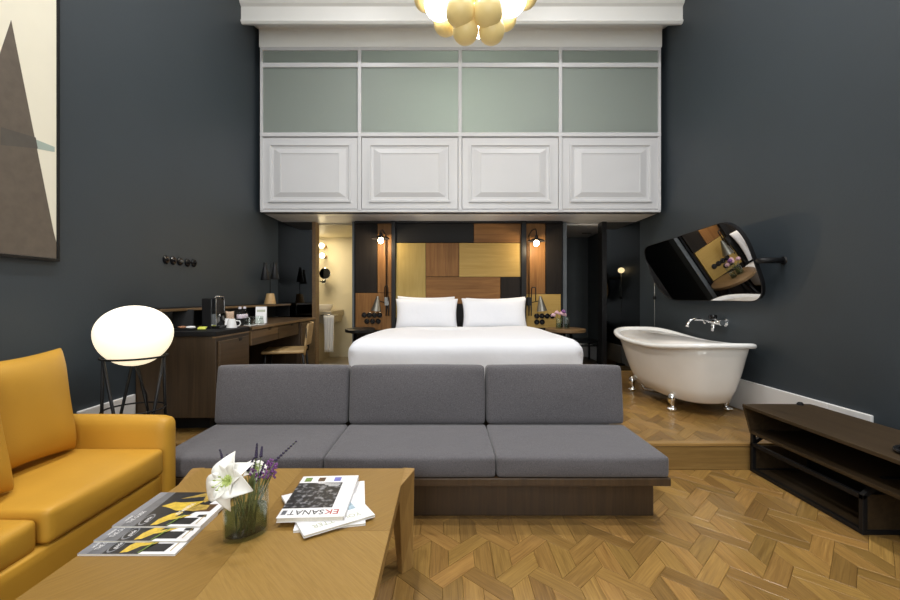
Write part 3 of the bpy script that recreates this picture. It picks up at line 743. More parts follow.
# duvet: top, rounded edge, hanging sides
m = MB(); nu, nv = 44, 44
def duvet(u, v):
    """u across -1..1 (beyond +-.84 hangs), v along: 0 at head, beyond .86 hangs over the foot"""
    Yh, Yf = 5.28, 3.87
    tp = max(0, (Yh+(Yf-Yh)*min(1, v/.84)-4.3)/1.0); hx = 1.06-.19*tp*tp
    x = bcx+hx*max(-1, min(1, u/.82)); dx = max(0, abs(u)-.82)/.18
    vv = min(1, v/.84); y = Yh+(Yf-Yh)*vv; dy = max(0, v-.84)/.16
    z = .782+.018*math.exp(-((y-5.1)/.35)**2)
    ex = max(0, abs(x-bcx)-(hx-.09))/.09; ey = max(0, (Yf+.09)-y)/.09
    e = min(1, math.sqrt(ex*ex+ey*ey)); z -= .055*(1-math.sqrt(max(0, 1-e*e)))
    z += .010*math.sin(2.3*x+1.1*y)*(1-e)+.006*math.sin(5*x-3*y)*(1-e)
    drop = max(dx, dy)
    if drop > 0:
        z = min(z, .735-(.735-.34)*drop)
        s = math.copysign(1, u)
        if dx > 0: x += s*(.018*math.sin(9*y)*drop-.03*drop)
        if dy > 0: y += .012*math.sin(7*x)*drop+.02*drop
    return (x, y, z)
vs = [duvet(-1+2*i/nu, j/nv) for j in range(nv+1) for i in range(nu+1)]
fs = [(j*(nu+1)+i, j*(nu+1)+i+1, (j+1)*(nu+1)+i+1, (j+1)*(nu+1)+i) for j in range(nv) for i in range(nu)]
o = m.add(vs, fs).build('duvet', 'white_linen', bed, smooth=True)
md = o.modifiers.new('solid', 'SOLIDIFY'); md.thickness = .03; md.offset = -1
sd = o.modifiers.new('sub', 'SUBSURF'); sd.levels = 1; sd.render_levels = 1
# folded-back sheet in front of the pillows
m = MB(); rings = []
for k in range(25):
    x = bcx-.90+1.80*k/24; e = abs(2*k/24-1)**8
    zz = .806+.012*(1-e)-.03*e
    rings.append([(x, 4.98, zz-.018), (x, 4.955, zz-.002), (x, 4.975, zz+.012), (x, 5.10, zz+.022), (x, 5.27, zz+.012), (x, 5.28, zz-.02)])
m.loft(rings); m.build('turned_down_sheet', 'white_linen', bed, smooth=True)
def bed_pillow(px0, px1, Y, ztop, lean, label, th=.18, roll=0):
    x0, x1 = XP(px0-1.5, Y), XP(px1+1.5, Y); wd = x1-x0; hgt = .47
    M = Matrix.Translation(((x0+x1)/2, Y+.06, ztop-hgt/2*math.cos(lean)+.01)) @ Matrix.Rotation(roll, 4, 'Y') @ Matrix.Rotation(PI/2-lean, 4, 'X')
    o = MB().pillow(wd, hgt, th, 16, M).build('pillow', 'white_linen', org=((x0+x1)/2, Y, ztop-.4), smooth=True)
    sd = o.modifiers.new('sub', 'SUBSURF'); sd.levels = 1; sd.render_levels = 1
    tag(o, label, 'pillow', 'white bed pillows')
bed_pillow(394.3, 458.5, 5.39, ZP(298.5, 5.39), .30, 'white pillow on the left side of the bed, front one')
bed_pillow(461.5, 528.3, 5.39, ZP(298.0, 5.39), .30, 'white pillow on the right side of the bed, front one')
bed_pillow(396.5, 455, 5.66, ZP(296.0, 5.66), .08, 'white pillow tucked behind the left front pillow', .11, roll=.01)
bed_pillow(466, 527, 5.66, ZP(297.0, 5.66), .08, 'white pillow tucked behind the right front pillow', .11, roll=-.02)

# ------------------------------------------------------------------ grey sofa
gs = thing('grey_sofa', 'low armless three-seat grey fabric sofa on a dark wood base', 'sofa', (-.17, 2.5, 0))
SX0, SX1 = -1.525, 1.172
B(SX0+.03, SX1-.034, 2.33, 2.93, 0, .214).build('base', 'sofa_walnut', gs, bevel=.003)
B(SX0, SX1, 2.212, 2.945, .214, .255).build('platform_board', 'sofa_walnut', gs, bevel=.004)
B(SX0+.05, SX1-.05, 2.925, 2.945, .255, .60).build('back_board', 'sofa_walnut', gs, bevel=.003)
gx = [SX0+.002, -.642, .262, SX1-.002]
for i in range(3):
    a, b = gx[i]+.003, gx[i+1]-.003
    MB().cushion(a, b, 2.215, 2.80, .256, .366, .018, (.004, .008, .010), 14).build('seat_cushion', 'grey_fabric', gs, smooth=True)
    m = MB().cushion(a+.004, b-.004, -.07, .07, 0, .380, .024, (.006, .020, .006), 14)
    m.xf(Matrix.Translation((0, 2.835, .362)) @ Matrix.Rotation(-.12, 4, 'X'))
    m.build('back_cushion', 'grey_fabric', gs, smooth=True)

# ------------------------------------------------------------------ yellow sofa along the left wall
ys = thing('yellow_sofa', 'mustard yellow leather sofa against the left wall', 'sofa', (-1.85, 1.3, 0))
FX = -1.385
MB().cushion(-2.28, FX+.012, 2.085, 2.19, .04, .602, .045, (.0, .012, .008), 14).build('arm', 'yellow_leather', ys, smooth=True)
MB().cushion(-2.28, FX+.012, .10, .205, .04, .602, .045, (.0, .012, .008), 14).build('arm', 'yellow_leather', ys, smooth=True)
MB().cushion(-2.29, FX-.005, .2, 2.09, .05, .335, .02, n=8).build('base', 'yellow_leather', ys, smooth=True)
MB().cushion(-2.30, -2.10, .2, 2.09, .30, .80, .05, n=10).build('back', 'yellow_leather', ys, smooth=True)
MB().cushion(-2.12, FX+.006, 1.475, 2.082, .335, .462, .022, (.012, .004, .010), 16).build('seat_cushion', 'yellow_leather', ys, smooth=True)
MB().cushion(-2.12, FX-.02, .86, 1.468, .325, .440, .024, (.012, .006, .010), 16).build('seat_cushion', 'yellow_leather', ys, smooth=True)
MB().cushion(-2.12, FX-.035, .21, .855, .325, .440, .035, (.02, .006, .012), 16).build('seat_cushion', 'yellow_leather', ys, smooth=True)
for y in (.2, 2.05):
    for x in (-2.2, -1.45): MB().lathe([(.018, 0), (.024, .06)], (x, y, 0), n=12).build('foot', 'black_metal', ys)
def ypillow(cx, cy, cz, w_, h_, t_, lean, label, yaw=0):
    # pillow plane: local X -> world Y, local Y -> up, thickness -> world X
    M = Matrix.Translation((cx, cy, cz)) @ Matrix.Rotation(yaw, 4, 'Z') @ Matrix.Rotation(-lean, 4, 'Y') @ Matrix(((0, 0, 1, 0), (1, 0, 0, 0), (0, 1, 0, 0), (0, 0, 0, 1)))
    o = MB().pillow(w_, h_, t_, 16, M).build('back_pillow', 'yellow_leather', org=(cx, cy, cz-h_/2), smooth=True)
    sd = o.modifiers.new('sub', 'SUBSURF'); sd.levels = 1; sd.render_levels = 1
    tag(o, label, 'cushion', 'yellow sofa back cushions')
ypillow(-1.825, 1.76, .712, .62, .52, .18, .14, 'mustard yellow back cushion next to the sofa arm')
ypillow(-1.675, 1.32, .715, .60, .52, .16, .18, 'mustard yellow back cushion at the left edge of the photo')

# ------------------------------------------------------------------ coffee table
TZ = .40; TX0, TX1, TY0, TY1 = -1.14, -.192, .86, 1.985
ct = thing('coffee_table', 'low square oak coffee table with splayed corner legs', 'table', (-.67, 1.42, 0))
xm, ym = -.665, 1.455
for (a, b, c, d, mt) in ((TX0, xm, TY0, ym, 'oak_table_a'), (xm, TX1, TY0, ym, 'oak_table_b'), (TX0, xm, ym, TY1, 'oak_table_b'), (xm, TX1, ym, TY1, 'oak_table_a')):
    B(a+.0004, b-.0004, c+.0004, d-.0004, TZ-.006, TZ).build('veneer_panel', mt, ct)
B(TX0, TX1, TY0, TY1, TZ-.042, TZ-.006).build('tabletop', 'oak_leg', ct, bevel=.003)
B(TX0+.05, TX1-.05, TY0+.05, TY1-.05, TZ-.09, TZ-.042).build('apron', 'oak_table', ct)
def tleg(sx, sy):
    cx, cy = (TX0+TX1)/2, (TY0+TY1)/2
    hx, hy = (TX1-TX0)/2, (TY1-TY0)/2
    top = [(hx-.005, hy-.20), (hx+.045, hy-.015), (hx+.045, hy+.005), (hx-.005, hy+.012), (hx-.07, hy-.06)]
    bot = [(hx+.002, hy-.145), (hx+.044, hy-.105), (hx+.044, hy-.095), (hx+.02, hy-.075), (hx-.02, hy-.122)]
    mid = [(top[k][0]*.5+bot[k][0]*.5, top[k][1]*.5+bot[k][1]*.5) for k in range(5)]
    f = lambda P, z: [(cx+sx*x, cy+sy*y, z) for x, y in P]
    MB().loft([f(bot, 0), f(mid, TZ/2), f(top, TZ-.001)]).build('leg', 'oak_leg', ct, bevel=.002)
for sx in (-1, 1):
    for sy in (-1, 1): tleg(sx, sy)

# magazines -----------------------------------------------------------
def flatpoly(poly, z, th=.0003): return MB().loft([[(x, y, z) for x, y in poly], [(x, y, z+th) for x, y in poly]])
def magazine(label, c, rot, w_, h_, z0, th, group):
    """lies flat; local x across the cover, local y up the cover"""
    t = thing('magazine', label, 'magazine', (c[0], c[1], z0), rot, group, local=True)
    B(-w_/2+.002, w_/2-.002, -h_/2+.002, h_/2-.002, .0012, th-.0012).build('pages', 'paper_pages', t)
    MB().box(-w_/2, w_/2, -h_/2, h_/2, th-.0012, th).box(-w_/2, w_/2, -h_/2, h_/2, 0, .0012).box(-w_/2-.0008, -w_/2, -h_/2, h_/2, 0, th).build('cover', 'paper_white', t)
    return t
def R2(t, x0, x1, y0, y1, z, mat, name='print'): return flatpoly([(x0, y0), (x1, y0), (x1, y1), (x0, y1)], z).build(name, mat, t)
gname = 'magazines stacked at the right of the table'
zt0 = TZ+.0005
m3 = magazine('white magazine at the bottom of the right-hand pile', (-.435, 1.635), PI+.20, .24, .35, zt0, .008, gname)
m2 = magazine('white magazine with green and blue cover picture, middle of the pile', (-.452, 1.600), PI+.575, .25, .335, zt0+.0085, .009, gname)
zz = .0091
R2(m2, -.085, .085, -.12, .085, zz, 'ink_sky', 'cover_photo'); flatpoly([(-.085, -.12), (.085, -.12), (.085, -.02), (.0, .0), (-.085, -.06)], zz+.0004).build('cover_photo', 'ink_green', m2)
text('title', 'YOUR TTER', .034, (0, .128, zz+.0005), (0, 0, 0), 'ink_palegreen', m2, .0002, .95)
m1 = magazine('magazine titled EKSANAT on top of the right-hand pile', (-.482, 1.648), PI+.055, .232, .342, zt0+.018, .016, gname)
zz = .0161
R2(m1, -.062, .116, -.105, .105, zz, 'ink_photo', 'cover_photo')
xs = -.116+.045
o = text('title', 'SANAT', .046, (-.040, .135, zz+.0004), (0, 0, 0), 'ink_black', m1, .0002, 1.0, 'LEFT', fit=.124)
o2 = text('title', 'EK', .046, (-.094, .135, zz+.0004), (0, 0, 0), 'ink_red', m1, .0002, 1.0, 'LEFT', fit=.050)
for x, mt in ((-.035, 'ink_blue'), (.03, 'ink_brown'), (.085, 'ink_green')): R2(m1, x-.014, x+.014, -.155, -.118, zz, mt, 'thumbnail')
R2(m1, .092, .108, .12, .15, zz, 'ink_grey', 'barcode')
for k_, (xa, xb, yy) in enumerate(((-.055, .035, -.096), (-.055, .005, -.084), (-.05, -.01, -.073))): R2(m1, xa, xb, yy-.002, yy+.002, zz+.0004, 'paper_white', 'caption_line')
gl = 'matching magazines fanned out at the left of the table'
labs = ['lowest grey and yellow magazine of the fan, nearest the camera', 'middle grey and yellow magazine of the fan', 'top grey and yellow magazine of the fan, cover fully visible']
for k, yn in enumerate((1.312, 1.372, 1.448)):
    hgt = .25; wd = .302
    t = thing('magazine', labs[k], 'magazine', (-.988+.0*k, yn+hgt/2, zt0+.0062*k), 0, gl, local=True)
    B(-wd/2+.001, wd/2-.001, -hgt/2+.002, hgt/2-.002, .001, .005).build('pages', 'paper_pages', t)
    MB().box(-wd/2, wd/2, -hgt/2, hgt/2, .005, .006).box(-wd/2, wd/2, -hgt/2, hgt/2, 0, .001).build('cover', 'paper_white', t)
    z = .0061; U = lambda u: -wd/2+u*wd; V = lambda v: -hgt/2+v*hgt
    def poly(pts, mt, dz=0): flatpoly([(U(u), V(v)) for u, v in pts], z+dz).build('cover_print', mt, t)
    poly([(0, 0), (.30, 0), (.30, 1), (0, 1)], 'ink_grey')
    poly([(0, 0), (.10, 0), (.10, 1), (0, 1)], 'ink_lightgrey', .0003)
    poly([(.25, 0), (.62, 0), (.80, .5), (.88, 1), (.2, 1)], 'ink_black', .0004)
    poly([(.60, .05), (.86, .05), (.88, .22), (.62, .22)], 'ink_black', .0004)
    poly([(.84, .24), (.95, .24), (.93, .31), (.84, .30)], 'ink_black', .0004)
    poly([(.66, .38), (.92, .40), (.93, .62), (.70, .60)], 'ink_brown', .0004)
    # fruit and leaf shapes
    poly([(.42, .02), (.49, .04), (.57, .18), (.62, .36), (.60, .40), (.50, .33), (.43, .18)], 'ink_yellow', .0007)
    poly([(.56, .16), (.66, .20), (.76, .30), (.66, .28), (.57, .22)], 'ink_yellow', .0008)
    poly([(.26, .55), (.38, .50), (.50, .42), (.62, .42), (.72, .72), (.60, .68), (.44, .66), (.36, .68)], 'ink_yellow', .0007)
    poly([(.62, .42), (.72, .40), (.86, .46), (.84, .58), (.70, .60)], 'ink_gold', .0008)
    poly([(.38, .78), (.50, .88), (.62, .98), (.74, .97), (.80, .82), (.74, .66), (.70, .70), (.66, .86), (.52, .82)], 'ink_gold', .0007)
    poly([(.60, .02), (.62, .02), (.68, .30), (.66, .30)], 'ink_green', .0009)
    # round emblem and lettering running up the spine side
    ringp = [(.30+.055*math.cos(a*PI/10), .17+.15*math.sin(a*PI/10)) for a in range(20)]
    poly(ringp, 'ink_lightgrey', .0006)
    ringp = [(.30+.045*math.cos(a*PI/10), .17+.12*math.sin(a*PI/10)) for a in range(20)]
    poly(ringp, 'ink_black', .0009)
    text('lettering', 'guide', .02, (U(.31), V(.17), z+.0014), (0, 0, PI/2), 'paper_white', t, .0001, .8)
    text('lettering', 'THE GUIDE', .021, (U(.14), V(.24), z+.001), (0, 0, PI/2), 'paper_white', t, .0001, .75)
    text('lettering', 'istanbul', .013, (U(.07), V(.2), z+.001), (0, 0, PI/2), 'paper_white', t, .0001, .9)
    text('lettering', 'ISTANBUL', .024, (U(.60), V(.47), z+.0014), (0, 0, PI/2-.15), 'paper_white', t, .0001, .8)
    poly([(.915, .06), (.925, .06), (.925, .30), (.915, .30)], 'ink_gold', .0006)

# vase with lily, lavender and statice ---------------------------------
VC = Vector((-.672, 1.43, TZ+.0005)); VR_ = .72
fv = thing('flower_vase', 'oval clear glass vase holding a white lily, lavender and purple flowers', 'vase', VC)
lat = dict(n=36, sx=1.0, sy=.66, rot=VR_)
MB().lathe([(.001, 0), (.066, 0), (.071, .005), (.072, .165), (.069, .166), (.068, .165), (.067, .014), (.001, .012)], VC, **lat).build('glass', 'vase_glass', fv, smooth='auto')
MB().lathe([(.001, .0125), (.0655, .0145), (.0655, .092), (.001, .092)], VC, **lat).build('water', 'vase_water', fv, smooth='auto')
def stem(p, q_, r=.0022, bend=.01):
    p, q_ = Vector(p), Vector(q_); mid = (p+q_)/2+Vector((random.uniform(-bend, bend), random.uniform(-bend, bend), 0))
    MB().tube([p, mid, q_], r, 6).build('stem', 'stem_green', fv, smooth=True)
VT = VC+Vector((0, 0, .165))
def petal(mb, base, tip, up, wd, curl, n=10, m_=6):
    base, tip, up = Vector(base), Vector(tip), Vector(up).normalized()
    ax = tip-base; ln = ax.length; ax.normalize(); side = ax.cross(up).normalized(); nrm = side.cross(ax).normalized()
    vs = []
    for i in range(n+1):
        t_ = i/n; ww = wd*(.16*(1-t_)+math.sin(PI*t_**.85)**.8)*(1+.04*math.sin(12*t_))
        if i == n: ww = .001
        for j in range(m_+1):
            s = -1+2*j/m_
            vs.append(base+ax*ln*t_+side*ww*s+nrm*(curl*math.sin(PI*t_)*.8-curl*1.3*t_**3+ww*.45*(s*s)-.003*abs(s)**.5*0))
    fs = [(i*(m_+1)+j, i*(m_+1)+j+1, (i+1)*(m_+1)+j+1, (i+1)*(m_+1)+j) for i in range(n) for j in range(m_)]
    mb.add(vs, fs)
def lily(c, out, R, parent, scale=1, angs=(0, 60, 120, 180, 240, 300)):
    c = Vector(c); out = Vector(out).normalized(); a0 = out.cross(Vector((0, 0, 1))).normalized(); b0 = a0.cross(out).normalized()
    for k, a in enumerate(angs):
        a = math.radians(a); d = a0*math.cos(a)+b0*math.sin(a)
        mb = MB(); petal(mb, c-out*.008, c+d*R*(1 if k % 2 else .95)+out*R*.16, out, R*(.46 if k % 2 else .34), R*.24)
        o = mb.build('petal', 'petal', parent, smooth=True)
        s = o.modifiers.new('solid', 'SOLIDIFY'); s.thickness = .0012
        mb = MB(); petal(mb, c-out*.0068, c+d*R*.38+out*R*.14, out, R*.07, R*.09, 6, 3)
        o = mb.build('petal_throat', 'petal_throat', parent, smooth=True)
        s = o.modifiers.new('solid', 'SOLIDIFY'); s.thickness = .001
    for k in range(6):
        a = math.radians(60*k+20); d = a0*math.cos(a)+b0*math.sin(a); e = c+d*R*.22+out*R*.55-Vector((0, 0, R*.12))
        MB().tube([c, c+out*R*.3+d*.004, e], .0013, 5).build('filament', 'petal_throat', parent)
        MB().ell(e, .0055, .0025, .0025, 8, 6).build('anther', 'stamen', parent, smooth=True)
LC = PX(229, 481, 1.385)
lily(LC, (-.28, -.85, .42), .088, fv, angs=(20, 75, 135, 190, 250, 318))
stem(VC+Vector((.01, 0, .015)), LC+Vector((.004, .015, -.004)), .0035)
L2 = PX(256, 470, 1.50)
lily(L2, (.45, -.25, .85), .048, fv)
stem(VC+Vector((-.01, .01, .015)), L2-Vector((0, 0, .01)), .003)
def lavender(p, q_, n=9):
    p, q_ = Vector(p), Vector(q_); stem(VC+Vector((random.uniform(-.03, .03), random.uniform(-.02, .02), .015)), p, .0016)
    MB().tube([p, q_], .0013, 5).build('stem', 'stem_green', fv)
    m = MB()
    for k in range(n):
        c = p.lerp(q_, k/(n-1)); r = .0046*(1-.45*k/n)
        for a in range(3):
            an = a*2.1+k; m.ell(c+Vector((r*.6*math.cos(an), r*.6*math.sin(an), 0)), r*.8, r*.8, r, 6, 4)
    m.build('lavender_spike', 'lavender', fv, smooth=True)
for (a, b, c, d) in ((224, 464, 220, 450), (229, 462, 227, 455), (252, 476, 257, 455), (256, 457, 257, 444), (261, 456, 262, 447), (259, 478, 265, 462), (276, 460, 296, 441.5), (248, 470, 254, 458)):
    lavender(PX(a, b, 1.47), PX(c, d, 1.49))
def statice(px, py, Y, n, r):
    c = PX(px, py, Y); stem(VC+Vector((random.uniform(-.03, .03), random.uniform(-.02, .02), .015)), c)
    m = MB()
    for k in range(n):
        p = c+Vector((random.gauss(0, r), random.gauss(0, r*.6), random.gauss(0, r)))
        m.ell(p, .0042, .0042, .0042, 6, 4)
    m.build('purple_cluster', 'statice', fv, smooth=True)
for a in ((270, 466, 1.5, 30, .010), (273, 472, 1.5, 22, .008), (266, 474, 1.48, 22, .009), (254, 475, 1.46, 18, .008), (276, 465, 1.51, 14, .006)): statice(*a)
for k in range(14):
    a = random.uniform(0, 2*PI); r = random.uniform(.01, .04)
    stem(VC+Vector((r*.8*math.cos(a), r*.8*math.sin(a), .014)), VT+Vector((r*1.1*math.cos(a+.6), r*1.1*math.sin(a+.6), random.uniform(-.01, .04))), .0018, .012)
# leaf
mb = MB(); petal(mb, VT+Vector((.02, .0, -.02)), VT+Vector((.035, -.03, .05)), (0, -1, .3), .010, .01); o = mb.build('leaf', 'stem_green', fv, smooth=True); o.modifiers.new('solid', 'SOLIDIFY').thickness = .001

# ------------------------------------------------------------------ globe lamp
GY = 2.55; gx_ = XP(134.5, GY); gz = ZP(333, GY)
gl_ = thing('globe_lamp', 'glowing white globe lamp on a black wire stand beside the yellow sofa', 'lamp', (gx_, GY, 0))
R = .200; prof = []
for i in range(25):
    a = -PI/2+PI*i/24; r = R*math.cos(a); h = math.sin(a)
    z = h*.165 if h > 0 else h*.195
    if h < 0: r = R*(math.cos(a)**.9)*(1-.10*h*h)
    prof.append((max(.001, r), z))
MB().lathe(prof, (gx_, GY, gz), n=48).build('globe', 'globe_glass', gl_, smooth=True)
def hoop(r, z, th): return MB().tube([(gx_+r*math.cos(2*PI*k/40), GY+r*math.sin(2*PI*k/40), z) for k in range(40)], th, 8, closed=True)
zr_ = ZP(356.5, GY); hoop(.166, zr_, .006).build('upper_ring', 'black_metal', gl_, smooth=True)
hoop(.160, .53, .005).build('lower_ring', 'black_metal', gl_, smooth=True)
hoop(.185, .012, .006).build('floor_ring', 'black_metal', gl_, smooth=True)
for k in range(3):
    a = math.radians(246+120*k); p = Vector((gx_+.166*math.cos(a), GY+.166*math.sin(a), zr_))
    for s in (-1, 1):
        b = a+s*math.radians(58)*.98
        MB().tube([p, (gx_+.185*math.cos(b), GY+.185*math.sin(b), .012)], .0085, 8).build('leg', 'black_metal', gl_, smooth=True)
MB().tube([(gx_, GY, gz-.195), (gx_+.03, GY+.06, .6), (gx_+.02, GY+.10, .3), (gx_-.02, GY+.15, .02)], .004, 6).build('cable', 'black_metal', gl_, smooth=True)

# ------------------------------------------------------------------ minibar cabinet and desk
DX = -1.715; DZ = .942
mc = thing('minibar_cabinet', 'walnut minibar cabinet with black top beside the globe lamp', 'cabinet', (-2.0, 3.4, ZS))
B(XL+.012, DX+.004, 3.16, 3.69, .30, DZ-.036).build('body', 'walnut', mc, bevel=.003)
B(XL+.05, DX-.12, 3.30, 3.68, ZS, .30).build('plinth', 'black_matte', mc)
B(XL+.012, DX+.012, 3.15, 3.69, DZ-.036, DZ).build('top', 'black_matte', mc, bevel=.003)
B(DX-.02, DX+.014, 3.155, 3.69, DZ-.048, DZ-.036).build('edge_trim', 'walnut_edge', mc)
d = B(DX+.004, DX+.022, 3.185, 3.655, .315, DZ-.075).build('door', 'walnut_h', mc, bevel=.003)
MB().prism([(3.47, DZ-.075), (3.53, DZ-.075), (3.52, DZ-.10), (3.48, DZ-.10)], 'X', DX+.012, DX+.0245).build('handle', 'black_metal', d)
dk = thing('desk', 'long walnut desk with drawers along the left wall', 'desk', (-2.0, 4.6, ZS))
B(XL+.012, DX+.03, 3.695, 5.48, DZ-.028, DZ-.004).build('desktop', 'walnut_h', dk, bevel=.003)
B(DX+.016, DX+.034, 3.695, 5.48, DZ-.028, DZ-.0035).build('edge_trim', 'walnut_edge', dk)
B(XL+.012, DX-.01, 3.70, 4.90, DZ-.15, DZ-.14).build('drawer_bottom', 'walnut', dk)
for a, b in ((3.705, 4.29), (4.295, 4.88)):
    d = B(DX-.012, DX+.02, a, b, DZ-.165, DZ-.036).build('drawer', 'walnut_edge' if a < 4 else 'walnut_h', dk, bevel=.003)
    B(DX+.012, DX+.0215, a+.004, b-.004, DZ-.165, DZ-.105).build('drawer_lower_board', 'walnut_h', d)
    c = b-.2; MB().prism([(c-.035, DZ-.036), (c+.035, DZ-.036), (c+.025, DZ-.056), (c-.025, DZ-.056)], 'X', DX+.012, DX+.0225).build('handle', 'black_metal', d)
B(XL+.012, DX+.02, 4.93, 5.48, ZS, DZ-.028).build('end_cabinet', 'walnut', dk, bevel=.003)
B(DX+.02, DX+.034, 4.96, 5.45, ZS+.03, DZ-.05).build('end_door', 'walnut_h', dk, bevel=.003)
B(XL+.012, XL+.03, 3.695, 4.93, ZS, DZ-.028).build('back_panel', 'black_matte', dk)
# wall shelf above the desk
sh = thing('wall_shelf', 'narrow wooden shelf along the left wall above the desk', 'shelf', (-2.2, 4.4, 1.09))
B(XL+.002, -2.10, 3.13, 5.76, 1.088, 1.110).build('board', 'walnut_edge', sh, bevel=.003)
B(XL+.002, -2.102, 3.13, 5.76, 1.108, 1.1145).build('top_sheet', 'black_matte', sh)
B(XL+.002, XL+.02, 3.13, 5.76, DZ-.002, 1.088).build('back_strip', 'slate', sh)
for y in (3.16, 4.0, 4.9, 5.74): B(XL+.02, -2.115, y-.008, y+.008, DZ, 1.088).build('bracket', 'black_metal', sh)
# desk lamp with two shades on a wooden cone
lc = Vector((-2.205, 5.33, 1.1145))
dl = thing('desk_lamp', 'black twin-shade desk lamp on a wooden cone base on the shelf', 'lamp', lc)
MB().lathe([(.001, 0), (.070, 0), (.070, .004), (.046, .125), (.042, .13), (.001, .13)], lc, n=28).build('base', 'lamp_oak', dl, smooth='auto')
MB().tube([lc+Vector((0, 0, .12)), lc+Vector((0, 0, .50))], .006).build('stem', 'black_metal', dl, smooth=True)
MB().tube([lc+Vector((.005, -.15, .39)), lc+Vector((0, 0, .39)), lc+Vector((.025, .07, .39))], .005).build('crossbar', 'black_metal', dl, smooth=True)
for k, (dx, dy, dz) in enumerate(((.005, -.16, .29), (.03, .07, .31))):
    c = lc+Vector((dx, dy, dz))
    MB().lathe([(.052, 0), (.054, .004), (.026, .15), (.02, .16), (.02, .215), (.001, .217)], c, n=20).build('shade', 'black_metal', dl, smooth='auto')
# things on the minibar
t = thing('leather_folder', 'black leather folder standing open behind the globe lamp', 'folder', (-2.1, 3.40, DZ))
m = MB().box(-.075, .075, -.008, .008, 0, .155); m.xf(Matrix.Translation((-2.12, 3.42, DZ+.003)) @ Matrix.Rotation(.35, 4, 'Z') @ Matrix.Rotation(-.22, 4, 'X')); m.build('cover', 'black_matte', t, bevel=.004)
m = MB().box(-.065, .065, -.011, -.008, .012, .145); m.xf(Matrix.Translation((-2.12, 3.42, DZ+.003)) @ Matrix.Rotation(.35, 4, 'Z') @ Matrix.Rotation(-.22, 4, 'X')); m.build('inner_page', 'black_matte', t)
B(-2.20, -1.95, 3.27, 3.42, DZ, DZ+.012).build('tray_base', 'black_matte', t, bevel=.003)
t = thing('coffee_machine', 'black capsule coffee machine on the minibar cabinet', 'coffee machine', (-1.97, 3.53, DZ))
B(-1.985, -1.905, 3.45, 3.60, DZ, 1.19).build('body', 'black_matte', t, bevel=.008)
MB().prism([(3.452, 1.06), (3.598, 1.06), (3.598, 1.188), (3.452, 1.188)], 'X', -1.905, -1.872).build('head', 'black_gloss', t, bevel=.006)
B(-1.905, -1.842, 3.455, 3.595, DZ, DZ+.022).build('drip_tray', 'black_gloss', t, bevel=.004)
MB().tube([(-1.882, 3.525, 1.06), (-1.882, 3.525, 1.035)], .012).build('spout', 'chrome', t, smooth=True)
MB().lathe([(.001, .012), (.035, .012), (.045, 0), (.001, 0)], (-1.905, 3.525, 1.02), axis='X', n=20).build('badge_plate', 'grey_metal', t, smooth='auto')
MB().tube([(-1.89, 3.46, 1.19), (-1.875, 3.47, 1.205), (-1.875, 3.58, 1.205), (-1.89, 3.59, 1.19)], .006).build('lever', 'chrome', t, smooth=True)
for y in (3.458, 3.592): B(-1.907, -1.870, y-.003, y+.003, DZ+.02, 1.185).build('side_trim', 'chrome', t)
def cup(c, lab):
    t = thing('coffee_cup', lab, 'cup', c)
    MB().lathe([(.001, .075), (.025, .075), (.028, .07), (.042, .004), (.042, 0), (.039, 0), (.026, .066), (.001, .066)], c, n=24).build('bowl', 'ceramic', t, smooth='auto')
    c = Vector(c); MB().tube([c+Vector((.03, .012, .06)), c+Vector((.058, .02, .055)), c+Vector((.064, .022, .035)), c+Vector((.055, .02, .018)), c+Vector((.038, .012, .012))], .005).build('handle', 'ceramic', t, smooth=True)
cup((-1.80, 3.57, DZ), 'white cup upside down, in front of the coffee machine')
cup((-1.885, 3.64, DZ), 'white cup upside down, between coffee machine and water bottles')
for k, (x, y, mt, lab) in enumerate(((-1.93, 3.36, 'sachet_yellow', 'bright yellow sachet in front of the coffee machine'), (-2.0, 3.33, 'paper_white', 'white sachet next to the yellow one on the minibar'), (-2.06, 3.33, 'sachet_brown', 'reddish brown sachet beside the black folder'))):
    m = MB().pillow(.07, .05, .016, 8); m.xf(Matrix.Translation((x, y, DZ+.022 if k else DZ+.012)) @ Matrix.Rotation(.4*k+.2, 4, 'Z') @ Matrix.Rotation(.35 if not k else .1, 4, 'X'))
    tag(m.build('sachet', mt, org=(x, y, DZ), smooth=True), lab, 'sachet', 'sachets on the minibar')
# things on the desk
DT = DZ-.0035
t = thing('snack_box', 'black open box holding bottles on the desk', 'box', (-1.93, 3.95, DT))
B(-2.06, -1.86, 3.84, 4.06, DT, DT+.006).build('bottom', 'black_matte', t)
for (a, b, c, d) in ((-2.06, -1.86, 3.84, 3.848), (-2.06, -1.86, 4.052, 4.06), (-2.06, -2.052, 3.848, 4.052), (-1.868, -1.86, 3.848, 4.052)): B(a, b, c, d, DT+.006, DT+.065).build('side', 'black_matte', t)
for k, (x, y, lab) in enumerate(((-1.905, 3.93, 'small water bottle nearer the coffee machine'), (-1.905, 4.02, 'small water bottle nearer the white menu card'))):
    t = thing('water_bottle', lab, 'bottle', (x, y, DT+.006), group='water bottles on the desk')
    c = Vector((x, y, DT+.006))
    MB().lathe([(.001, 0), (.026, 0), (.028, .006), (.028, .10), (.022, .125), (.012, .14), (.012, .15), (.001, .15)], c, n=20).build('body', 'clear_glass', t, smooth='auto')
    MB().lathe([(.0285, .035), (.0285, .095)], c, n=20).build('label_band', 'bottle_label', t, smooth=True)
    MB().lathe([(.001, .165), (.013, .165), (.014, .15), (.014, .145), (.001, .145)], c, n=14).build('cap', 'bottle_cap', t, smooth='auto')
m = MB().pillow(.08, .12, .03, 8); m.xf(Matrix.Translation((-1.975, 3.89, DT+.075)) @ Matrix.Rotation(.9, 4, 'Z') @ Matrix.Rotation(PI/2-.1, 4, 'X'))
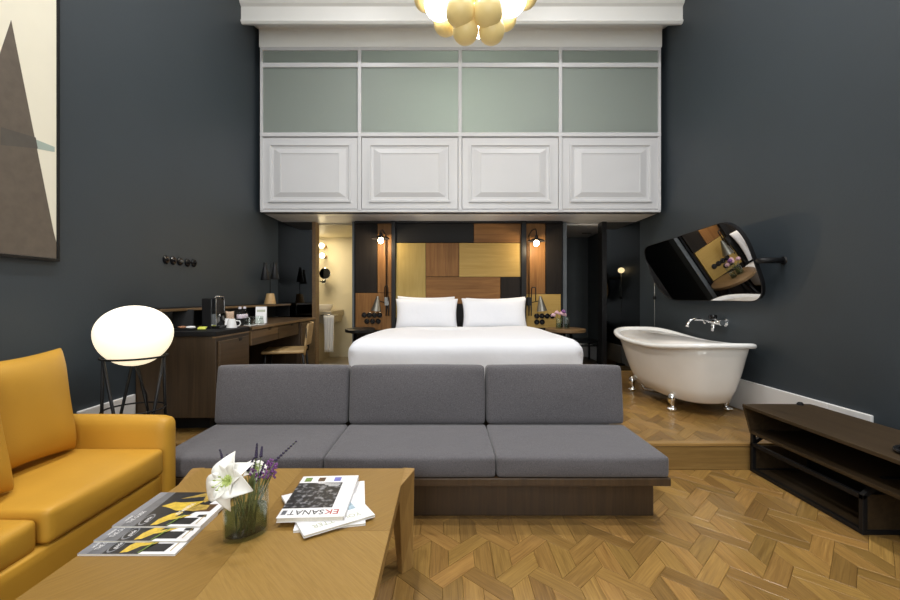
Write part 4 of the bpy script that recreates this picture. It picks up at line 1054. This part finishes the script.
tag(m.build('snack_pouch', 'pouch_tan', org=(-1.975, 3.89, DT), smooth=True), 'tan snack pouch standing in the black box', 'pouch')
t = thing('menu_card', 'white menu card standing on the desk', 'card', (-1.84, 4.16, DT))
MM = Matrix.Translation((-1.83, 4.20, DT+.002)) @ Matrix.Rotation(.25, 4, 'Z') @ Matrix.Rotation(-.16, 4, 'X')
MB().box(-.05, .05, -.002, .002, 0, .165).xf(MM).build('front_leaf', 'paper_white', t)
MB().box(-.05, .05, -.002, .002, 0, .155).xf(Matrix.Translation((-1.845, 4.26, DT+.001)) @ Matrix.Rotation(.25, 4, 'Z') @ Matrix.Rotation(.21, 4, 'X')).build('back_leaf', 'paper_white', t)
MB().box(-.038, .038, -.0028, -.002, .112, .135).xf(MM).build('printed_lines', 'ink_palegreen', t)
MB().box(-.02, .02, -.0028, -.002, .045, .05).xf(MM).build('printed_lines', 'ink_grey', t)
for k, (x, y, lab) in enumerate(((-1.815, 3.93, 'upturned water glass on a coaster, nearer the white cups'), (-1.785, 4.06, 'upturned water glass on a coaster, in front of the menu card'))):
    t = thing('drinking_glass', lab, 'glass', (x, y, DT), group='glasses on the desk')
    MB().lathe([(.001, 0), (.052, 0), (.052, .004), (.001, .004)], (x, y, DT), n=20).build('coaster', 'paper_white', t, smooth='auto')
    MB().lathe([(.040, .0045), (.042, .006), (.037, .078), (.03, .083), (.001, .084), (.001, .076), (.033, .074), (.039, .0045)], (x, y, DT), n=24).build('glass', 'vase_glass', t, smooth='auto')

# desk chair
ch = thing('desk_chair', 'light wood chair with black metal frame pulled up to the desk', 'chair', (-1.67, 4.6, ZS))
MB().cushion(-1.88, -1.46, 4.38, 4.82, .618, .65, .012, n=8).build('seat', 'chair_oak', ch, smooth=True)
m = MB(); rings = []
for k in range(13):
    y = 4.37+.46*k/12; bow = .035*math.sin(PI*k/12)
    rings.append([(-1.462+bow, y, .70), (-1.432+bow, y, .925), (-1.414+bow, y, .925), (-1.444+bow, y, .70)])
m.loft(rings).build('backrest', 'chair_oak', ch, bevel=.004)
for y in (4.40, 4.80):
    MB().tube([(-1.46, y, .60), (-1.45, y, .72), (-1.425, y, .90)], .013).build('back_upright', 'chair_oak' if y < 4.5 else 'black_metal', ch, smooth=True)
    MB().tube([(-1.84, y, .62), (-1.86, y, ZS)], .012).build('leg', 'black_metal', ch, smooth=True)
    MB().tube([(-1.48, y, .62), (-1.43, y, ZS)], .012).build('leg', 'black_metal', ch, smooth=True)
B(-1.445, -1.436, 4.358, 4.372, .78, .88).build('upright_inset', 'black_metal', ch)
MB().tube([(-1.85, 4.40, .45), (-1.85, 4.80, .45)], .008).build('stretcher', 'black_metal', ch, smooth=True)
ch.rotation_euler[2] = .24; ch.location = (-1.716, 4.544, ZS)

# ------------------------------------------------------------------ picture on the left wall
fy0, fy1, fz0, fz1 = 1.15, 2.525, ZP(262, 2.54), 3.75
art = thing('framed_picture', 'large framed abstract picture with a dark triangle on the left wall', 'picture', (XL, 1.9, fz0))
fx = XL+.028; fw = .016
B(XL+.001, XL+.02, fy0+.01, fy1-.01, fz0+.01, fz1-.01).build('canvas', 'art_cream', art)
for (a, b, c, d) in ((fy0, fy1, fz0, fz0+fw), (fy0, fy1, fz1-fw, fz1), (fy0, fy0+fw, fz0+fw, fz1-fw), (fy1-fw, fy1, fz0+fw, fz1-fw)):
    B(XL+.001, fx, a, b, c, d).build('frame_bar', 'black_lacquer', art, bevel=.002)
def wz(px, py): Y = (XL+.02)*FPX/(px-446); return (Y, ZP(py, Y))
tip, base = wz(11, 20), wz(53.5, 232)
def artpoly(pts, mat, dx): MB().prism(pts, 'X', XL+.02, XL+.02+dx).build('painted_shape', mat, art)
lft = wz(0, 53); k_ = (tip[0]-lft[0])/(tip[1]-lft[1])
artpoly([(tip[0]-k_*(tip[1]-fz0-.017), fz0+.017), (fy1-.017, fz0+.017), (fy1-.017, base[1]-.06), base, tip], 'art_brown', .0012)
artpoly([(1.2, wz(0, 129)[1]+.02), wz(0, 129), wz(37, 140), wz(54.5, 147), wz(54.5, 152), wz(38, 149), wz(0, 146), (1.2, wz(0, 146)[1])], 'art_teal', .0008)
artpoly([wz(0.5, 127), wz(35.5, 137.5), wz(37.5, 148.5), wz(0.5, 145)], 'art_shade', .0016)

# ------------------------------------------------------------------ bathtub
TBX = 2.275; TY0_, TY1_ = 3.42, 5.08
tub = thing('bathtub', 'white freestanding slipper bathtub on chrome claw feet', 'bathtub', (TBX, 4.2, ZS))
def tubring(s, z, off, lift=1.0, n=56):
    """s: scale of the plan 0..1 between base and rim, off: outward offset"""
    ring = []
    hb_, hr = .262, .354
    for k in range(n):
        a = 2*PI*k/n; ca, sa = math.cos(a), math.sin(a)
        ex = 2.6+.9*s
        cx_ = math.copysign(abs(ca)**(2/ex), ca); sy_ = math.copysign(abs(sa)**(2/ex), sa)
        hw = (hb_+(hr-hb_)*s)+off
        y0 = 3.60+(TY0_+.035-3.60)*s-off; y1 = 4.74+(TY1_-.035-4.74)*(s**1.25)+off
        yc_ = (y0+y1)/2; hl = (y1-y0)/2
        y = yc_+hl*sy_
        t_ = (y-4.25)/(TY1_-4.25); up = (.085*t_*t_ if t_ > 0 else .062*t_*t_)*lift*s
        ring.append((TBX+hw*cx_, y, z+up))
    return ring
rim = .752
outer = [tubring(.0, .285, -.09), tubring(.0, .285, -.03), tubring(.08, .30, 0), tubring(.30, .40, .012), tubring(.55, .52, .012), tubring(.8, .65, .006), tubring(1, rim-.012, 0)]
MB().loft(outer).build('shell', 'tub_shell', tub, smooth=True)
inner = [tubring(1, rim-.030, .002), tubring(1, rim-.030, .036), tubring(1, rim-.014, .044), tubring(1, rim+.004, .040), tubring(1, rim+.014, .022), tubring(1, rim+.008, -.008), tubring(1, rim-.012, -.022),
         tubring(.8, .66, -.02), tubring(.5, .52, -.02), tubring(.25, .40, -.03), tubring(.05, .345, -.06), tubring(0, .34, -.12)]
MB().loft(inner).build('rim_and_basin', 'enamel', tub, smooth=True)
for fx_, fy_ in ((2.03, 3.80), (2.50, 3.80), (2.025, 4.60), (2.505, 4.60)):
    sx = -1 if fx_ < TBX else 1
    f = MB().tube([(fx_-sx*.02, fy_, .345), (fx_+sx*.008, fy_, .315), (fx_+sx*.016, fy_, .275), (fx_, fy_, .235), (fx_-sx*.0, fy_, .205)], [.018, .036, .032, .019, .017], 12).build('foot', 'chrome', tub, smooth=True)
    m = MB().ell((fx_+sx*.008, fy_-.008, .203), .034, .034, .0215, 14, 8)
    m.build('claw', 'chrome', f, smooth=True)
    for k in (-1, 0, 1): MB().ell((fx_+sx*.034, fy_-.008+.018*k, .200), .016, .009, .0155, 8, 6).build('toe', 'chrome', f, smooth=True)
MB().tube([(2.08, 4.52, .30), (2.10, 4.50, .23), (2.2, 4.42, .22), (2.3, 4.36, .235), (2.36, 4.30, .22), (2.45, 4.25, .215)], .020, 10).build('waste_pipe', 'chrome', tub, smooth=True)
# wall mixer
fc = PX(709, 322, 4.15); wx = XR
t = thing('bath_mixer', 'chrome wall-mounted bath mixer with curved spout above the bathtub', 'tap', (wx, 4.15, fc.z))
for dy in (-.085, .085): MB().lathe([(.001, 0), (.04, 0), (.04, -.008), (.018, -.02), (.018, -.07), (.001, -.07)], (wx, 4.15+dy, fc.z), axis='X', n=20).build('wall_union', 'chrome', t, smooth='auto')
MB().tube([(wx-.065, 4.04, fc.z), (wx-.065, 4.26, fc.z)], .022, 14).build('body', 'chrome', t, smooth=True)
for dy in (-.12, .12): MB().lathe([(.001, -.012), (.028, -.012), (.032, 0), (.028, .012), (.001, .012)], (wx-.065, 4.15+dy, fc.z), axis='Y', n=16).build('handle', 'chrome', t, smooth='auto')
MB().lathe([(.001, 0), (.035, 0), (.038, .02), (.036, .04), (.001, .04)], (wx-.075, 4.15, fc.z+.03), n=20).build('diverter', 'black_gloss', t, smooth='auto')
MB().tube([(wx-.065, 4.15, fc.z-.01), (wx-.07, 4.15, fc.z-.06), (wx-.08, 4.15, fc.z-.09)], [.02, .018, .012], 12).build('hose_outlet', 'chrome', t, smooth=True)
MB().tube([(wx-.07, 4.22, fc.z+.005), (wx-.13, 4.24, fc.z+.02), (wx-.19, 4.25, fc.z+.022), (wx-.235, 4.25, fc.z+.01), (wx-.262, 4.25, fc.z-.03), (wx-.268, 4.25, fc.z-.055)], [.015, .014, .014, .014, .015, .017], 12).build('spout', 'chrome', t, smooth=True)

# tilting wall mirror
Tt = .306; x0m = 2.58
def mp(px, py):
    x = (px-446)/FPX; z = -(py-297)/FPX; t_ = x0m/(x+Tt*z); return Vector((x*t_, t_, CAMZ+z*t_))
def rrect(corners, rads, n=8):
    """rounded polygon in plane coordinates"""
    out = []; k = len(corners)
    for i in range(k):
        p0, p1, p2 = Vector(corners[i-1]), Vector(corners[i]), Vector(corners[(i+1) % k])
        a = p1+(p0-p1).normalized()*rads[i]; b = p1+(p2-p1).normalized()*rads[i]
        for j in range(n+1):
            t_ = j/n; out.append((a*(1-t_)**2+p1*2*t_*(1-t_)+b*t_*t_))
    return out
cs = [(5.22, 1.80), (3.45, 1.855), (3.40, 1.160), (5.14, 1.160)]    # (Y, Z) corners
rr = rrect(cs, [.20, .30, .22, .40], 10)
def mring(sc, off):
    cy, cz = 4.3, 1.49
    nrm = Vector((-1, 0, -Tt)).normalized()
    ring = []
    for p in rr:
        d = Vector((p.x-cy, p.y-cz)); l = d.length; d = d*((l-sc)/l); y, z = cy+d.x, cz+d.y
        ring.append(Vector((x0m-Tt*(z-CAMZ), y, z))+nrm*off)
    return ring
wm = thing('wall_mirror', 'large rounded mirror in a black frame tilted out from the right wall', 'mirror', (XR, 4.3, 1.49))
MB().loft([mring(.004, -.022), mring(0, -.02), mring(0, .006), mring(.003, .008), mring(.012, .008), mring(.014, .001)]).build('frame', 'black_lacquer', wm, smooth='auto')
MB().loft([mring(.014, -.002), mring(.014, .0022)]).build('mirror_glass', 'mirror', wm)
xm_ = x0m-Tt*(1.49-CAMZ)
for y in (3.40, 5.18):
    s = -1 if y < 4 else 1
    MB().tube([(xm_+.01, y-s*.02, 1.49), (xm_+.03, y+s*.02, 1.49), (XR, y+s*.03, 1.49)], .024, 10).build('bracket_arm', 'black_metal', wm, smooth=True)
    MB().lathe([(.001, 0), (.035, 0), (.03, -.012), (.001, -.012)], (XR, y+s*.03, 1.49), axis='X', n=16).build('wall_rose', 'black_metal', wm, smooth='auto')
# slim floor lamp behind the mirror, seen reflected in the dark panel
flx, fly = 2.630, 5.36
t = thing('slim_floor_lamp', 'slim black floor lamp with amber globe beside the dark mirror panel', 'lamp', (flx, fly, ZS))
MB().lathe([(.001, 0), (.075, 0), (.075, .015), (.001, .018)], (flx, fly, ZS), n=24).build('base', 'black_metal', t, smooth='auto')
MB().tube([(flx, fly, ZS+.01), (flx, fly, 1.55)], .004, 8).build('pole', 'grey_metal', t, smooth=True)
MB().ell((flx-.0, fly, 1.60), .046, .052, .042).build('globe', 'wall_bulb', t, smooth=True)
MB().lathe([(.001, .012), (.02, .01), (.02, -.03), (.001, -.03)], (flx, fly, 1.20), n=12).build('switch', 'black_metal', t, smooth='auto')

# ------------------------------------------------------------------ media bench
tb = thing('media_bench', 'low dark walnut media bench on a black metal frame by the right wall', 'bench', (2.28, 2.3, 0))
X0, X1, Y0, Y1 = 2.045, 2.515, 1.40, 2.935
B(X0, X1, Y0, Y1, .442, .462).build('top', 'bench_walnut', tb, bevel=.002)
B(X0+.05, X1, Y0+.02, Y1-.003, .262, .282).build('shelf', 'bench_walnut', tb, bevel=.002)
for y in (Y0, Y1-.02): MB().prism([(X0+.003, .442), (X0+.052, .262), (X1, .262), (X1, .442)], 'Y', y, y+.02).build('side_panel', 'bench_walnut', tb)
B(X1-.02, X1, Y0+.02, Y1-.02, .282, .442).build('back_panel', 'bench_walnut', tb)
bx0, bx1, by0, by1 = 2.10, 2.50, 2.14, 2.935; r = .013
def bar(a, b): MB().tube([a, b], r*1.25, 4).build('frame_bar', 'black_metal', tb)
def sq(x0, x1, y0, y1, z0, z1): B(x0, x1, y0, y1, z0, z1).build('frame_bar', 'black_metal', tb, bevel=.002)
for y in (by0, by1-.024):
    sq(bx0, bx1, y, y+.024, 0, .024)
    sq(bx0, bx0+.024, y, y+.024, .024, .20); sq(bx1-.024, bx1, y, y+.024, .024, .262)
    MB().prism([(bx0, .176), (bx0, .20), (bx0+.115, .290), (bx0+.15, .290), (bx0+.15, .262), (bx0+.122, .262)], 'Y', y, y+.024).build('frame_bar', 'black_metal', tb)
sq(bx0+.15, bx1, by0, by0+.024, .262, .290)
for z in (0, .176): sq(bx0, bx0+.024, by0+.024, by1-.024, z, z+.024)
sq(bx1-.024, bx1, by0+.024, by1-.024, 0, .024)
sq(bx0, bx0+.024, by1-.024, by1, .2, .262)
B(bx1-.012, bx1-.004, by0+.024, by1-.024, .024, .262).build('rear_panel', 'black_matte', tb); B(bx0+.024, bx1-.024, by1-.016, by1-.008, .024, .176).build('end_panel', 'bench_walnut', tb); B(bx0+.024, bx1-.024, by0+.008, by0+.016, .024, .20).build('end_panel', 'bench_walnut', tb)
B(bx0+.024, bx1-.024, by0+.024, by1-.024, .004, .016).build('bottom_shelf', 'bench_walnut', tb)
B(X0+.15, X0+.17, 1.45, 1.474, 0, .262).build('frame_bar', 'black_metal', tb); B(X1-.03, X1-.006, 1.45, 1.474, 0, .262).build('frame_bar', 'black_metal', tb)
tc_ = PX(905, 451.5, 1.99)
t = thing('tv_stand_foot', 'black ring-shaped stand at the right edge of the media bench', 'stand', (tc_.x+.06, 1.99, .462))
MB().tube([(tc_.x+.08+.10*math.cos(2*PI*k/32), 1.99+.07*math.sin(2*PI*k/32), .4745) for k in range(32)], .012, 8, closed=True).build('ring', 'black_gloss', t, smooth=True)
MB().tube([(tc_.x+.18, 1.99, .474), (tc_.x+.26, 1.99, .474)], .012, 8).build('tail', 'black_gloss', t, smooth=True)
MB().lathe([(.001, 0), (.02, 0), (.02, .008), (.012, .018), (.001, .02)], (2.425, 2.91, .462), n=16).build('cable_grommet', 'black_matte', tb, smooth='auto')

# ------------------------------------------------------------------ balloon chandelier
CH = Vector((.21, 3.1, 0)); CHZ = ZP(12, 3.1)
cd = thing('chandelier', 'cluster chandelier of gold and glowing white balloon-shaped globes', 'chandelier', (CH.x, CH.y, ZC))
MB().lathe([(.001, 0), (.08, 0), (.075, -.03), (.02, -.05), (.001, -.05)], (CH.x, CH.y, ZC), n=24).build('canopy', 'brass', cd, smooth='auto')
MB().tube([(CH.x, CH.y, ZC-.04), (CH.x, CH.y, CHZ+.05)], .008).build('stem', 'brass', cd, smooth=True)
def egg(px, py, Y, lit, rpx=14.0):
    c = PX(px, py, Y); R_ = rpx*Y/FPX
    m = MB().lathe([(max(.001, R_*math.sin(PI*i/14)*(1-.10*math.cos(PI*i/14)*0+.06*math.cos(PI*i/14))), -R_*1.08*math.cos(PI*i/14)) for i in range(15)], c, n=24)
    g = m.build('lit_globe' if lit else 'globe', 'lit_glass' if lit else 'gold_globe', cd, smooth=True)
    if lit: g['label'] = 'glowing white globe'
    MB().tube([c+Vector((0, 0, R_*.95)), (CH.x+(c.x-CH.x)*.3, CH.y+(c.y-CH.y)*.3, CHZ+.34), (CH.x, CH.y, CHZ+.42)], .004, 6).build('globe_arm', 'brass', cd)
for a in ((460, 10.5, 2.90, 0, 14.6), (488, 11, 2.90, 0, 14.8), (465.5, 30, 2.98, 0, 13), (491.5, 30, 2.98, 0, 13), (446, 22, 3.12, 0, 12.5), (439.5, 3, 3.0, 1, 15), (511, -1, 3.02, 1, 15),
          (426, -2, 3.15, 0, 12), (525, -5, 3.15, 0, 12.5), (479, 27, 3.25, 1, 9.5), (505, 18, 3.22, 0, 11.5), (475, -14, 2.95, 0, 14), (450, -16, 3.2, 1, 13), (502, -18, 3.22, 1, 13), (462, 4, 3.34, 0, 12.5), (490, 4, 3.34, 1, 12.5)): egg(*a)
